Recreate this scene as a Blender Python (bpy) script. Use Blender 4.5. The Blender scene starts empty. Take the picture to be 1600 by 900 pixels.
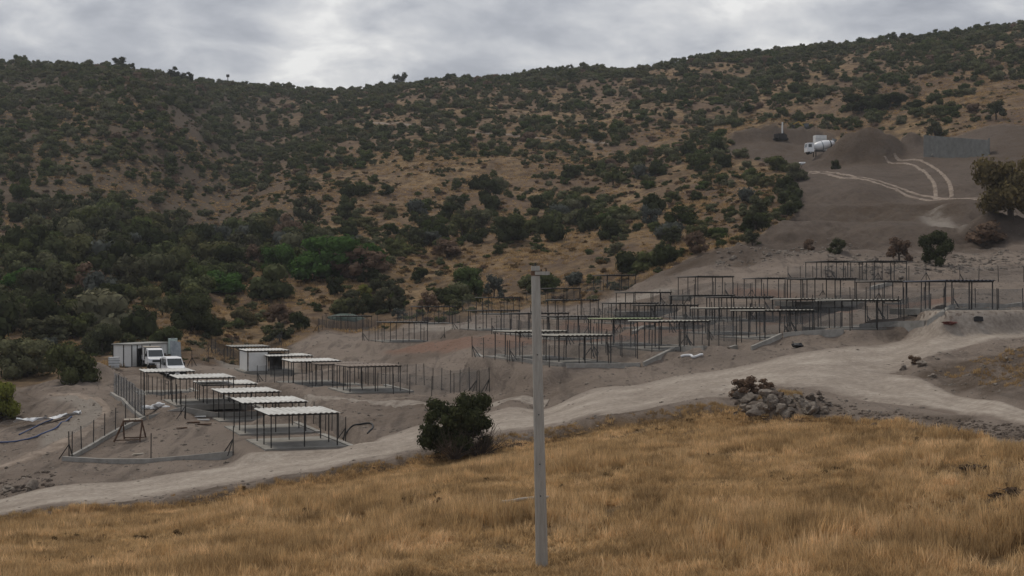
import bpy, math, random
import numpy as np
from mathutils import Vector, Matrix
random.seed(7); RNG = np.random.default_rng(7)
R = math.radians
S = bpy.context.scene
COL = S.collection
# ------------------------------------------------------------------ camera, sky, sun, exposure
F = 2198.0                       # focal length in photograph pixels (1600 wide, about 40 degrees)
CZ = 8.0                         # eye height above the foot of the pole
cam = bpy.data.cameras.new('camera'); cam.sensor_width = 36.0; cam.lens = 36.0*F/1600.0
cam.clip_start = 0.5; cam.clip_end = 6000
camo = bpy.data.objects.new('camera', cam); COL.objects.link(camo)
camo.location = (0, 0, CZ); camo.rotation_euler = (R(90), 0, 0)
S.camera = camo
SUN_EL, SUN_AZ = 58.0, -38.0     # degrees; azimuth measured from straight ahead, positive to the right
W = bpy.data.worlds.new('World'); S.world = W; W.use_nodes = True
nt = W.node_tree; N = nt.nodes; L = nt.links; N.clear()
def nd(tree, t, **kw):
    n = tree.nodes.new(t)
    for k, v in kw.items():
        if k in n.inputs.keys() if isinstance(k, str) else False: n.inputs[k].default_value = v
        else: setattr(n, k, v)
    return n
wo = N.new('ShaderNodeOutputWorld'); bg = N.new('ShaderNodeBackground'); L.new(bg.outputs[0], wo.inputs[0])
bg.inputs['Strength'].default_value = 0.1
sky = N.new('ShaderNodeTexSky'); sky.sky_type = 'NISHITA'; sky.sun_disc = False
sky.sun_elevation = R(SUN_EL); sky.sun_rotation = R(SUN_AZ); sky.air_density = 1.0; sky.dust_density = 2.0
tc = N.new('ShaderNodeTexCoord'); sp = N.new('ShaderNodeSeparateXYZ'); L.new(tc.outputs['Generated'], sp.inputs[0])
def mth(op, a, b=None, c=None, tree=nt, clamp=False):
    n = tree.nodes.new('ShaderNodeMath'); n.operation = op; n.use_clamp = clamp
    for i, v in enumerate((a, b, c)):
        if v is None: continue
        if isinstance(v, (int, float)): n.inputs[i].default_value = v
        else: tree.links.new(v, n.inputs[i])
    return n.outputs[0]
zz = mth('ADD', mth('MAXIMUM', sp.outputs[2], 0.0), 0.30)
cx = mth('DIVIDE', sp.outputs[0], zz); cy = mth('DIVIDE', sp.outputs[1], zz)
cb = N.new('ShaderNodeCombineXYZ'); L.new(cx, cb.inputs[0]); L.new(cy, cb.inputs[1]); cb.inputs[2].default_value = 2.3
def wnoise(scale, detail, dist, off, rough=0.55):
    m = N.new('ShaderNodeMapping'); L.new(cb.outputs[0], m.inputs[0]); m.inputs['Location'].default_value = off
    n = N.new('ShaderNodeTexNoise'); L.new(m.outputs[0], n.inputs['Vector'])
    n.inputs['Scale'].default_value = scale; n.inputs['Detail'].default_value = detail
    n.inputs['Roughness'].default_value = rough; n.inputs['Distortion'].default_value = dist
    return n.outputs['Fac']
n1 = wnoise(2.5, 9, 0.3, (3.1, 0.4, 0), 0.52); n2 = wnoise(7.4, 8, 0.3, (0.7, 9.2, 0), 0.55)
# thinner cloud round the veiled sun and a glowing gap under it
def glow(px, py, width, amp):
    d = Vector(((px-800)/F, 1.0, (450-py)/F)).normalized()
    v = N.new('ShaderNodeVectorMath'); v.operation = 'DISTANCE'; L.new(tc.outputs['Generated'], v.inputs[0]); v.inputs[1].default_value = d
    q = mth('DIVIDE', v.outputs['Value'], width); q = mth('MULTIPLY', mth('MULTIPLY', q, q), -1.0)
    return mth('MULTIPLY', mth('POWER', 2.718, q), amp)
g = mth('ADD', mth('ADD', glow(490, 60, 0.055, 0.28), glow(300, 10, 0.09, 0.10)), glow(930, 70, 0.028, 0.10))
g = mth('ADD', g, mth('ADD', glow(1560, 10, 0.04, 0.12), glow(390, 100, 0.03, -0.10)))
t = mth('ADD', mth('ADD', mth('MULTIPLY', mth('SUBTRACT', n1, 0.08), 1.12), mth('MULTIPLY', mth('SUBTRACT', n2, 0.5), 0.62)), g)
cr = N.new('ShaderNodeValToRGB'); L.new(t, cr.inputs[0])
e = cr.color_ramp.elements
e[0].position = 0.36; e[0].color = (0.31, 0.325, 0.365, 1)
e[1].position = 0.74; e[1].color = (0.80, 0.795, 0.78, 1)
x = e.new(0.49); x.color = (0.41, 0.425, 0.462, 1)
x = e.new(0.58); x.color = (0.52, 0.53, 0.555, 1)
x = e.new(0.67); x.color = (0.65, 0.65, 0.655, 1)
sc = N.new('ShaderNodeVectorMath'); sc.operation = 'SCALE'; L.new(cr.outputs[0], sc.inputs[0]); sc.inputs['Scale'].default_value = 10.0
mx = N.new('ShaderNodeMix'); mx.data_type = 'RGBA'; mx.inputs['Factor'].default_value = 0.95
L.new(sky.outputs[0], mx.inputs[6]); L.new(sc.outputs[0], mx.inputs[7]); L.new(mx.outputs[2], bg.inputs['Color'])
sun = bpy.data.lights.new('sun', 'SUN'); sun.energy = 1.5; sun.angle = R(14); sun.color = (1.0, 0.92, 0.80)
suno = bpy.data.objects.new('sun', sun); COL.objects.link(suno)
sd = Vector((math.sin(R(SUN_AZ))*math.cos(R(SUN_EL)), math.cos(R(SUN_AZ))*math.cos(R(SUN_EL)), math.sin(R(SUN_EL))))
suno.rotation_euler = (-sd).to_track_quat('-Z', 'Y').to_euler(); suno.location = sd*200
vs = S.view_settings; vs.view_transform = 'Standard'; vs.look = 'None'; vs.exposure = 0.16; vs.gamma = 1.0; vs.use_curve_mapping = False
S.cycles.max_bounces = 6; S.cycles.transparent_max_bounces = 24; S.cycles.volume_bounces = 0

# ------------------------------------------------------------------ numeric noise
def vnoise(x, y, seed=0):
    xi = np.floor(x).astype(np.int64); yi = np.floor(y).astype(np.int64); fx = x-xi; fy = y-yi
    fx = fx*fx*(3-2*fx); fy = fy*fy*(3-2*fy)
    def h(a, b):
        n = (a*374761393 + b*668265263 + seed*974711) & 0x7fffffff
        n = ((n ^ (n >> 13))*1274126177) & 0x7fffffff
        return ((n ^ (n >> 16)) & 0xffff)/65535.0
    return (h(xi, yi)*(1-fx)+h(xi+1, yi)*fx)*(1-fy)+(h(xi, yi+1)*(1-fx)+h(xi+1, yi+1)*fx)*fy
def fbm(x, y, o=4, seed=0):
    s = 0; a = 0.5
    for k in range(o): s = s+a*(vnoise(x, y, seed+k)-0.5)*2; x = x*2.03+5.3; y = y*2.03+1.7; a *= 0.5
    return s
def sstep(a, b, x):
    t = np.clip((x-a)/(b-a), 0, 1); return t*t*(3-2*t)

def cat_(P, n):
    P = np.array(P, float); k = len(P); t = np.linspace(0, k-1.0001, n); i = t.astype(int); f = (t-i)[:, None]
    p0 = P[np.maximum(i-1, 0)]; p1 = P[i]; p2 = P[np.minimum(i+1, k-1)]; p3 = P[np.minimum(i+2, k-1)]
    return 0.5*((2*p1)+(-p0+p2)*f+(2*p0-5*p1+4*p2-p3)*f*f+(-p0+3*p1-3*p2+p3)*f**3)
# ------------------------------------------------------------------ survey: shelters (left, right, roof row in the photograph; kind; depth if partly hidden)
TH = R(22); ROOFH = 2.3; SW, SD = 4.4, 4.6
FX = Vector((math.cos(TH), math.sin(TH), 0)); FY = Vector((-math.sin(TH), math.cos(TH), 0))
SH = [  # key, pxL, pxR, py, kind, depth
 ('a6',402,525,641,'white',None),('a5',366,476,624,'white',None),('a4',335,433,609,'white',None),('a3',306,398,597,'white',None),('a2',270,362,587,'white',None),('a1',210,312,578,'white',137),
 ('b6',526,625,569,'rust',None),('b5',484,574,566,'rust',None),('b4',443,530,562,'white',None),('b3',410,486,554,'white',None),('b2',376,450,546,'white',None),('b1',357,418,540,'grey',176),
 ('g1',519,580,493,'dark',None),('g2',591,667,502,'dark',None),('g3',643,711,478,'dark',None),('g4',744,812,464,'dark',None),('g5',732,811,484,'dark',None),
 ('g6',797,887,488,'dark',None),('g6b',840,935,493,'dark',None),('g7',773,884,516,'pale',None),('g8',834,953,522,'pale',None),('g9',922,1033,496.5,'green',None),('g10',986,1106,500,'pale',None),
 ('g11',855,935,467.5,'dark',None),('g12',941,1027,472.5,'dark',None),('g13',990,1089,475.5,'dark',None),('g14',1083,1192,480,'pale',None),('g15',1147,1267,483.5,'pale',None),
 ('g16',843,907,450,'dark',None),('g17',963,1047,456,'dark',None),('g18',1050,1145,460.5,'dark',None),('g19',1105,1205,463,'dark',None),('g20',1209,1312,466,'pale',None),('g21',1281,1403,467.5,'pale',None),
 ('g22',927,993,429.5,'dark',None),('g23',1060,1144,431.5,'dark',None),('g24',1164,1252,434,'dark',None),('g25',1232,1333,434.5,'dark',None),('g26',1341,1436,439,'dark',None),('g27',1421,1544,438,'tarp',None),
 ('g28',1265,1336,408,'dark',168),('g29',1333,1412,408,'dark',163)]
SHELT = {}
for key, l, r, py, kind, dep in SH:
    pm = (l+r)/2; d = Vector(((pm-800)/F, 1, 0)).normalized()
    ap = SW*abs(FX.x*d.y-FX.y*d.x)+SD*abs(FY.x*d.y-FY.y*d.x)
    Y = dep or ap*F/(r-l)*d.y
    SHELT[key] = dict(x=(pm-800)/F*Y, y=Y, z=CZ+(450-py)/F*Y-ROOFH, kind=kind, k=1.0)

# ------------------------------------------------------------------ terrain from surveyed points (photo column, photo row, distance)
CP = [(800,1500,14),(-400,1500,14),(2000,1400,14),(1600,1000,28),(0,1060,28),(800,1060,28),
 (847,885,40),(0,900,42),(300,897,42),(600,890,41),(1100,880,40),(1300,750,54),(1600,900,36),(1450,800,46),(1600,760,46),(1000,750,57),(700,760,60),(400,800,60),(150,850,55),(-300,880,50),(1850,780,40),
 (0,809,77),(150,793,78),(300,775,79),(400,759,80),(500,742,81.2),(600,723,82.4),(700,703,83.4),(800,681,83.4),(900,664,83.4),(1000,648,83.4),(1100,628,83),(1200,605,86),(1300,617,82),(1450,643,75),(1600,670,66),
 (1300,655,76),(1150,650,80),(1450,670,69),(1600,695,60),
 (0,803,78.5),(0,781,86),(200,782,80),(200,748,88.5),(400,752,82),(400,709,91),(600,717,84),(560,681,93),(700,647,96),(800,624,98),(900,613,98),(1000,599,98),(1100,581,98),(1200,562,99),(1320,541,101),(1450,516,106),(1600,499,113),(1750,480,118),
 (1400,580,92),(1500,553,97),(1600,529,103),(1500,622,79),(1600,654,70),(1700,690,60),
 (1440,568,90),(1530,560,88),(1600,543,88),(1600,600,75),(1600,570,80),(1530,592,83),(1750,580,70),
 (110,720,95),(365,712,93),(225,655,113),(340,650,112),(280,685,101),(-200,800,95),(0,735,95),(60,700,101),(0,690,106),(60,655,116),(150,650,113),(20,640,126),(100,612,130),(-150,640,130),(60,597,142),(170,576,153),(200,571,160),(245,580,156),(268,587,151),(330,564,162),(150,600,138),(215,590,146),(310,592,147),
 (520,690,95),(590,665,99),(560,640,104),(500,668,103),(640,650,99),
 (430,607,118),(520,616,113),(640,628,106),(760,637,102),(840,640,98),
 (600,600,131),(700,609,122),(770,615,116),(860,612,104),(500,572,152),(440,548,176),
 (512,523,176),(600,537,159),(690,553,141),(745,556,126),(850,571,109),(1000,573,104),(1052,549,108),(930,590,101),(1130,545,108),(1176,546,105),(1219,527,108),(1330,530,104),(1450,507,110),(1491,480,118),(1560,478,122),(1600,470,125),
 (450,525,190),(500,503,196),(560,492,205),(620,480,215),(750,452,222),(850,436,222),(900,425,222),(1000,418,212),(1080,425,190),(1150,418,186),(1230,412,182),(1320,402,182),(1430,425,168),(1500,420,172),(1600,415,172),(1560,440,145),
 (380,505,205),(300,515,185),(250,535,172),(330,530,180),(60,580,155),(-200,580,150),(150,540,175),(30,520,185),(-250,480,200),
 (200,490,205),(350,470,225),(100,440,225),(600,425,240),(450,440,240),(800,405,245),(1000,380,240),(1100,355,245),
 (0,395,255),(300,400,270),(600,385,275),(900,360,285),(1100,330,275),(-300,370,260),
 (0,320,325),(300,325,345),(600,310,350),(900,290,355),(1100,262,340),(-300,300,320),
 (1100,400,205),(1200,375,212),(1300,385,195),(1200,308,272),(1260,275,305),(1350,290,268),(1350,297,262),(1500,309,244),(1600,318,232),(1350,338,248),(1460,347,230),(1540,347,224),(1400,365,205),(1480,365,203),(1250,345,240),(1420,350,218),(1500,392,188),(1600,382,190),
 (1290,248,365),(1230,262,345),(1400,262,330),(1500,262,305),(1500,246,322),(1600,250,300),(1430,243,338),(1160,245,360),(1200,225,380),
 (1480,190,375),(1380,195,395),(1270,200,420),(1600,165,385),(1560,205,340),
 (0,215,430),(150,205,430),(300,250,430),(420,250,450),(600,230,450),(900,215,450),(1150,200,450),(-300,190,420),
 (0,125,545),(180,122,540),(330,180,560),(450,190,580),(600,180,560),(900,152,560),(1200,125,545),(1400,100,530),(1600,70,510),(1800,40,500),
 (0,104,620),(180,116,575),(240,122,600),(350,133,740),(450,138,740),(580,140,730),(700,128,680),(900,112,660),(1100,93,640),(1250,78,630),(1400,64,620),(1600,42,600),(1900,10,580),(-300,92,620),
 (-300,140,850),(0,150,850),(300,165,950),(600,168,950),(900,150,900),(1200,125,880),(1600,80,850),(2000,40,800),
 (-400,1000,45),(-400,760,90),(-400,620,130),(-400,420,230),(-400,200,430),(2050,880,40),(2050,600,75),(2050,440,130),(2050,260,260),(2050,100,400),
 (-300,330,1500),(600,330,1500),(1200,330,1500),(2000,300,1500)]
for s in SHELT.values():
    CP.append((800+s['x']/s['y']*F, 450-(s['z']-CZ)/s['y']*F, s['y']))
CP = np.array(CP, float)
KY = 420.0
A = np.stack([CP[:, 0], np.log(CP[:, 2])*KY], 1); n_ = len(A); C2 = 30.0**2
def ker(P, Q):
    d2 = ((P[:, None, :]-Q[None, :, :])**2).sum(2); return np.sqrt(d2+C2)
M = np.zeros((n_+3, n_+3)); M[:n_, :n_] = -ker(A, A)/1000 + np.eye(n_)*0.008; M[:n_, n_] = 1; M[:n_, n_+1:] = A/1000; M[n_, :n_] = 1; M[n_+1:, :n_] = A.T/1000
sol = np.linalg.solve(M, np.concatenate([CP[:, 1], [0, 0, 0]]))
def rowof(px, ln):     # photo row of the smooth ground at column px, log-distance ln
    out = np.zeros(px.shape); P = np.stack([px.ravel(), ln.ravel()*KY], 1); o = out.ravel()
    for i in range(0, len(P), 20000):
        q = P[i:i+20000]; o[i:i+20000] = -ker(q, A)/1000 @ sol[:n_] + sol[n_] + q/1000 @ sol[n_+1:]
    return o.reshape(px.shape)
# grid: directions x distances (denser where the site lies)
us = np.concatenate([np.linspace(-0.66, -0.385, 40)[:-1], np.linspace(-0.385, 0.385, 360), np.linspace(0.385, 0.66, 40)[1:]])
lns = np.concatenate([np.linspace(math.log(9), math.log(34), 40)[:-1], np.linspace(math.log(34), math.log(210), 430)[:-1], np.linspace(math.log(210), math.log(780), 320)[:-1], np.linspace(math.log(780), math.log(1500), 24)])
U, LN = np.meshgrid(us, lns); YY = np.exp(LN); XX = U*YY; PX = 800+U*F
ROW = rowof(PX, LN); ZZ = CZ+(450-ROW)/F*YY
# level building plots under the shelters
num = np.zeros_like(ZZ); den = np.zeros_like(ZZ); wm = np.zeros_like(ZZ)
PLX, PLY = 3.7, 4.3
for s in SHELT.values():
    dx = XX-s['x']; dy = YY-s['y']; a = np.abs(dx*FX.x+dy*FX.y); b = np.abs(dx*FY.x+dy*FY.y)
    w = (1-sstep(PLX, PLX+1.3, a))*(1-sstep(PLY, PLY+1.3, b))
    num += w*s['z']; den += w; wm = np.maximum(wm, w)
ZZ = ZZ*(1-wm)+np.where(den > 0, num/np.maximum(den, 1e-6), 0)*wm

# ------------------------------------------------------------------ zones
def inpoly(px, py, poly):
    r = np.zeros(px.shape, bool); j = len(poly)-1
    for i in range(len(poly)):
        xi, yi = poly[i]; xj, yj = poly[j]
        c = ((yi > py) != (yj > py)) & (px < (xj-xi)*(py-yi)/(yj-yi+1e-12)+xi); r ^= c; j = i
    return r
def blur(m, k=2):
    m = m.astype(float)
    for _ in range(k):
        p = np.pad(m, 1, mode='edge'); m = (p[1:-1, 1:-1]*2+p[:-2, 1:-1]+p[2:, 1:-1]+p[1:-1, :-2]+p[1:-1, 2:])/6
    return m
JX = fbm(XX*0.25, YY*0.25, 4, 11)*14; JY = fbm(XX*0.25, YY*0.25, 4, 23)*5
def zone(poly, ylo, yhi, k=2, jit=1.0):   # poly in (photo column, photo row on the ground)
    R_ = 450-(ZZ-CZ)/YY*F
    return blur(inpoly(PX+JX*jit*100/YY, R_+JY*jit*100/YY, poly) & (YY > ylo) & (YY < yhi), k)
def zone_y(poly, k=2, jit=1.0):           # poly in (photo column, distance)
    return blur(inpoly(PX+JX*jit*100/YY, YY+JY*jit, poly), k)
# the meadow: nearer than the road
field = zone_y([(-900,5),(-900,75),(0,76),(200,77.6),(400,79.6),(600,81.8),(700,82.9),(800,82.8),(900,82.6),(1000,82.3),(1120,80),(1180,79),(1320,76),(1420,70),(1500,65.5),(1600,59),(1800,48),(2400,40),(2400,5)], 2, 0.5)
site = zone_y([(-900,75),(0,75.5),(400,79),(700,82),(1000,82),(1300,76),(1600,59),(2400,38),(2400,150),(1900,170),(1700,200),(1640,250),(1640,345),(1560,352),(1400,352),(1330,385),(1230,405),(1140,395),(1130,360),(1190,345),(1240,318),(1196,294),(1214,284),(1252,262),(1246,248),(1224,234),(1204,224),(1150,211),(1095,205),(1040,200),(1000,196),(930,192),(840,196),(740,186),(690,180),(620,182),(560,188),(505,184),(470,180),(430,176),(330,158),(250,157),(200,156),(160,150),(110,143),(60,141),(0,140),(-120,142),(-900,150)], 2)
pinkz = np.maximum.reduce([zone_y(p, 3, 0.4) for p in (
 [(600,153),(640,148),(760,134),(900,128),(1010,124),(1030,128),(900,140),(740,150),(660,157)],
 [(1010,124),(1090,120),(1110,125),(1040,132)],[(870,150),(1000,138),(1120,132),(1130,138),(1010,148),(880,158)],
 [(1180,128),(1330,122),(1340,128),(1210,138)],[(1370,135),(1480,126),(1500,134),(1390,146)],[(1130,160),(1260,146),(1280,152),(1150,166)])])
paler = np.maximum.reduce([zone_y(p, 3, 0.5) for p in (
 [(70,128),(140,126),(170,118),(150,108),(60,102),(70,108),(130,115),(110,122)],[(380,150),(330,166),(460,160),(470,150)],
 [(930,182),(1000,176),(1060,170),(1050,178),(960,188)],[(1430,235),(1480,205),(1510,200),(1470,240)],[(640,174),(760,160),(770,166),(660,182)])])
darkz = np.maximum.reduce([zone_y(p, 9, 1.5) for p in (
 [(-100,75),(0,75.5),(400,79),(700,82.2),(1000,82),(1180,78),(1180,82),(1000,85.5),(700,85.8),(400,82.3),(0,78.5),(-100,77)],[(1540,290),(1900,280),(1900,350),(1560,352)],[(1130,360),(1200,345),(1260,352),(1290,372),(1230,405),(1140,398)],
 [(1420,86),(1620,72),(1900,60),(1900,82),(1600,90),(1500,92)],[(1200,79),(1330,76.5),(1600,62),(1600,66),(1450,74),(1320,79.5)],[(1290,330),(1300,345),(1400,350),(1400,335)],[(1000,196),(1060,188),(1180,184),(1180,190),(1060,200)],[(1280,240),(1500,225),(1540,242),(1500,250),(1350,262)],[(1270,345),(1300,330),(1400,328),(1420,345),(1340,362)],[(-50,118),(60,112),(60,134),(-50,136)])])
roadm = blur(inpoly(PX, YY, [(-900,76),(0,77),(400,80.5),(700,84),(1000,84),(1300,80),(1600,65),(1900,50),(1950,56),(1600,73),(1420,92),(1640,104),(2200,116),(2200,132),(1600,114),(1320,103),(1000,99),(700,97),(400,92),(0,88),(-900,86)]), 6)
roadm = np.maximum(roadm, blur(inpoly(PX, YY, [(85,91),(390,89),(430,113),(205,117)]), 5))
rid = 1-np.abs(fbm(XX*1.1+YY*0.35, YY*0.16-XX*0.1, 3, 13))*2
ZZ += site*(1-wm)*(1-roadm)*sstep(118, 124, YY)*sstep(158, 150, YY)*sstep(900, 860, PX)*rid*0.16
ZZ += site*(1-wm)*(fbm(XX*0.9, YY*0.9, 3, 3)*0.26+fbm(XX*0.22, YY*0.22, 3, 5)*0.25)*sstep(60, 90, YY)*(1-0.75*roadm)
ZZ += field*(fbm(XX*0.35, YY*0.35, 3, 9)*0.22-0.6*sstep(58, 80, YY))
ZZ += site*(1-wm)*sstep(165, 200, YY)*(fbm(XX*0.09, YY*0.09, 4, 61)*1.2+fbm(XX*0.4, YY*0.4, 3, 63)*0.45)*(1-0.7*sstep(244, 262, YY)*sstep(1250, 1300, PX))
bench = site*sstep(186, 196, YY)*sstep(275, 255, YY)*sstep(1060, 1160, PX)*sstep(1600, 1540, PX)
ZZ += bench*np.sin((ZZ+fbm(XX*0.04, YY*0.04, 3, 67)*3.0)*2*math.pi/5.2)*0.85
hillm = (1-site)*(1-field)
ZZ += hillm*(fbm(XX*0.03, YY*0.03, 4, 31)*3.2*sstep(190, 330, YY)+fbm(XX*0.3, YY*0.3, 3, 37)*0.45)
# the gully between the left spur and the middle slope
def crease(pts, wd, dz):
    global ZZ
    P_ = cat_([((p-800)/F*y, y) for p, y in pts], 60); best = np.full(ZZ.shape, 1e9); ok_ = (YY > 230) & (YY < 720); xs_, ys_ = XX[ok_], YY[ok_]; bb = np.full(xs_.shape, 1e9); tt_ = np.zeros(xs_.shape)
    for i, q in enumerate(P_): d2 = (xs_-q[0])**2+(ys_-q[1])**2; m_ = d2 < bb; bb[m_] = d2[m_]; tt_[m_] = i/59
    ZZ[ok_] += dz*np.exp(-bb/wd**2)*np.sin(np.clip(tt_, 0, 1)*math.pi*.9+.15)
crease([(420,640),(400,560),(385,490),(355,430),(325,380),(300,330),(280,290)], 17, -8.5)
crease([(215,540),(235,480),(240,420),(230,370)], 26, 6.0)
# heaps of spoil
def heap(px, y, rx, ry, h, p=1.3):
    x0 = (px-800)/F*y; d = np.sqrt(((XX-x0)/rx)**2+((YY-y)/ry)**2)
    d = d*(1+0.28*fbm(XX*0.22, YY*0.22, 3, 43)); return h*sstep(0, 1, np.clip(1-d, 0, 1)**p)*(1+min(0.45, 0.8/h)*fbm(XX*0.7, YY*0.7, 4, 41))
for a in [(1352,345,14.5,9,7.5,0.8),(1420,352,6,5,4.0,0.9),(1270,396,16,6,2.6,1.2),(1180,398,22,7,3.6,1.2),(1110,103,4.2,2.6,0.95,1.0),(1255,106,3.4,2.2,0.8,1.0),(1450,108,3.8,1.6,0.5,1.0),
          (152,143,4.2,3.4,1.7,1.0),(1215,80,4.6,2.2,0.7,1.0),(1570,82,4.5,2,0.7,1.0),(1560,200,9,5,2.5,1.0),(20,124,4,4,1.2,1.1),(1130,193,9,4,1.6,1.0)]:
    ZZ += heap(*a)
# ------------------------------------------------------------------ ground lookups
def gz(x, y):
    u = np.clip(x/y, us[0], us[-1]); l = np.clip(np.log(y), lns[0], lns[-1])
    i = np.clip(np.searchsorted(us, u)-1, 0, len(us)-2); j = np.clip(np.searchsorted(lns, l)-1, 0, len(lns)-2)
    a = (u-us[i])/(us[i+1]-us[i]); b = (l-lns[j])/(lns[j+1]-lns[j])
    return (ZZ[j, i]*(1-a)+ZZ[j, i+1]*a)*(1-b)+(ZZ[j+1, i]*(1-a)+ZZ[j+1, i+1]*a)*b
def G(x, y): return float(gz(np.array([x]), np.array([y]))[0])
def at(px, py, ylo=30, yhi=1000):        # where the sight line of a photo pixel meets the ground
    ys = np.exp(np.linspace(math.log(ylo), math.log(yhi), 6000)); xs = (px-800)/F*ys
    k = np.nonzero(gz(xs, ys) >= CZ+(450-py)/F*ys)[0]
    j = k[0] if len(k) else len(ys)-1
    return Vector((xs[j], ys[j], G(xs[j], ys[j])))
def on(px, y): x = (px-800)/F*y; return Vector((x, y, G(x, y)))
def smp(arr, x, y):
    i = np.clip(np.searchsorted(us, x/y)-1, 0, len(us)-2); j = np.clip(np.searchsorted(lns, np.log(y))-1, 0, len(lns)-2); return arr[j, i]

# ------------------------------------------------------------------ materials
MATS = {}
def newmat(name):
    m = bpy.data.materials.new(name); m.use_nodes = True; m.node_tree.nodes.clear(); MATS[name] = m; return m, m.node_tree
def lk(t, a, b): t.links.new(a, b)
def mixc(t, f, a, b, mode='MIX'):
    n = t.nodes.new('ShaderNodeMix'); n.data_type = 'RGBA'; n.blend_type = mode
    for s, v in ((0, f), (6, a), (7, b)):
        if isinstance(v, (int, float)): n.inputs[s].default_value = v
        elif isinstance(v, tuple): n.inputs[s].default_value = (*v, 1) if len(v) == 3 else v
        else: t.links.new(v, n.inputs[s])
    return n.outputs[2]
def noise(t, scale, detail=4, rough=0.55, coord='Object', dist=0.0, stretch=None):
    c = t.nodes.new('ShaderNodeTexCoord'); n = t.nodes.new('ShaderNodeTexNoise'); o = c.outputs[coord]
    if stretch:
        mp = t.nodes.new('ShaderNodeMapping'); mp.inputs['Scale'].default_value = stretch; lk(t, o, mp.inputs[0]); o = mp.outputs[0]
    lk(t, o, n.inputs['Vector']); n.inputs['Scale'].default_value = scale; n.inputs['Detail'].default_value = detail
    n.inputs['Roughness'].default_value = rough; n.inputs['Distortion'].default_value = dist
    return n.outputs['Fac']
def ramp(t, f, *stops):
    n = t.nodes.new('ShaderNodeValToRGB'); lk(t, f, n.inputs[0]); e = n.color_ramp.elements
    while len(e) < len(stops): e.new(0.5)
    for q, (p, c) in zip(e, stops): q.position = p; q.color = (*c, 1) if isinstance(c, tuple) else (c, c, c, 1)
    return n.outputs[0]
def finish(t, col, rough=0.9, bump=None, bdist=0.05, metal=0.0, spec=0.3, bstr=0.7):
    b = t.nodes.new('ShaderNodeBsdfPrincipled'); o = t.nodes.new('ShaderNodeOutputMaterial'); lk(t, b.outputs[0], o.inputs[0])
    if isinstance(col, tuple): b.inputs['Base Color'].default_value = (*col, 1)
    else: lk(t, col, b.inputs['Base Color'])
    b.inputs['Roughness'].default_value = rough; b.inputs['Metallic'].default_value = metal; b.inputs['Specular IOR Level'].default_value = spec
    if bump is not None:
        n = t.nodes.new('ShaderNodeBump'); n.inputs['Strength'].default_value = bstr; n.inputs['Distance'].default_value = bdist; lk(t, bump, n.inputs['Height']); lk(t, n.outputs[0], b.inputs['Normal'])
    return b
def attr(t, name, typ='GEOMETRY'):
    a = t.nodes.new('ShaderNodeAttribute'); a.attribute_name = name; a.attribute_type = typ; return a
# ground
m, t = newmat('ground')
a = attr(t, 'zone'); sx = t.nodes.new('ShaderNodeSeparateColor'); lk(t, a.outputs['Color'], sx.inputs[0]); a2 = attr(t, 'zone2'); sx2 = t.nodes.new('ShaderNodeSeparateColor'); lk(t, a2.outputs['Color'], sx2.inputs[0])
nb = noise(t, 0.035, 5, 0.6); nm = noise(t, 0.3, 6, 0.65); nf = noise(t, 1.3, 6, 0.75); nx = noise(t, 6.0, 4, 0.75)
hill = ramp(t, nm, (0.34, (0.085, 0.058, 0.036)), (0.46, (0.155, 0.105, 0.06)), (0.56, (0.25, 0.168, 0.088)), (0.72, (0.33, 0.232, 0.13)))
hill = mixc(t, ramp(t, nb, (0.40, 0.0), (0.62, 0.75)), hill, mixc(t, nf, (0.10, 0.068, 0.05), (0.16, 0.105, 0.07)))
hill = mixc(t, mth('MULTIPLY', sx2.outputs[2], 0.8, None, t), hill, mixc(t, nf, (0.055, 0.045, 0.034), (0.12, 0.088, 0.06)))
dirt = ramp(t, mth('ADD', mth('MULTIPLY', nm, 0.5), mth('MULTIPLY', nf, 0.5), None, t), (0.40, (0.055, 0.041, 0.031)), (0.47, (0.130, 0.098, 0.076)), (0.54, (0.185, 0.142, 0.112)), (0.62, (0.28, 0.226, 0.184)))
dirt = mixc(t, ramp(t, nx, (0.56, 0.0), (0.72, 0.5)), dirt, (0.25, 0.212, 0.182))
nsz = noise(t, 0.055, 5, 0.6); dirt = mixc(t, ramp(t, nsz, (0.36, 0.6), (0.5, 0.0)), dirt, mixc(t, nf, (0.085, 0.063, 0.048), (0.165, 0.122, 0.09))); dirt = mixc(t, ramp(t, nsz, (0.54, 0.0), (0.68, 0.5)), dirt, mixc(t, nf, (0.13, 0.106, 0.088), (0.24, 0.2, 0.165)))
strk = noise(t, 0.55, 5, 0.6, stretch=(1.6, 0.28, 1.0), dist=0.4); dirt = mixc(t, ramp(t, strk, (0.35, 0.5), (0.5, 0.0)), dirt, (0.08, 0.064, 0.054))
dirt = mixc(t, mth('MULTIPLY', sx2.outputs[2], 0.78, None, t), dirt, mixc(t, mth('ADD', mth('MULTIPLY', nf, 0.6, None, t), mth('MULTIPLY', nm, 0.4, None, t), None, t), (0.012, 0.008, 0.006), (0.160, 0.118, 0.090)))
fieldc = ramp(t, nf, (0.32, (0.10, 0.065, 0.035)), (0.55, (0.22, 0.14, 0.065)), (0.75, (0.30, 0.2, 0.10)))
c = mixc(t, sx.outputs[0], hill, dirt); c = mixc(t, sx.outputs[1], c, fieldc)
c = mixc(t, mth('MULTIPLY', sx.outputs[2], 0.95, None, t), c, mixc(t, nf, (0.20, 0.118, 0.084), (0.31, 0.2, 0.148)))
c = mixc(t, mth('MULTIPLY', sx2.outputs[0], mth('ADD', mth('MULTIPLY', nf, 0.8, None, t), 0.3, None, t), None, t), c, (0.36, 0.32, 0.275))
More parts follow.
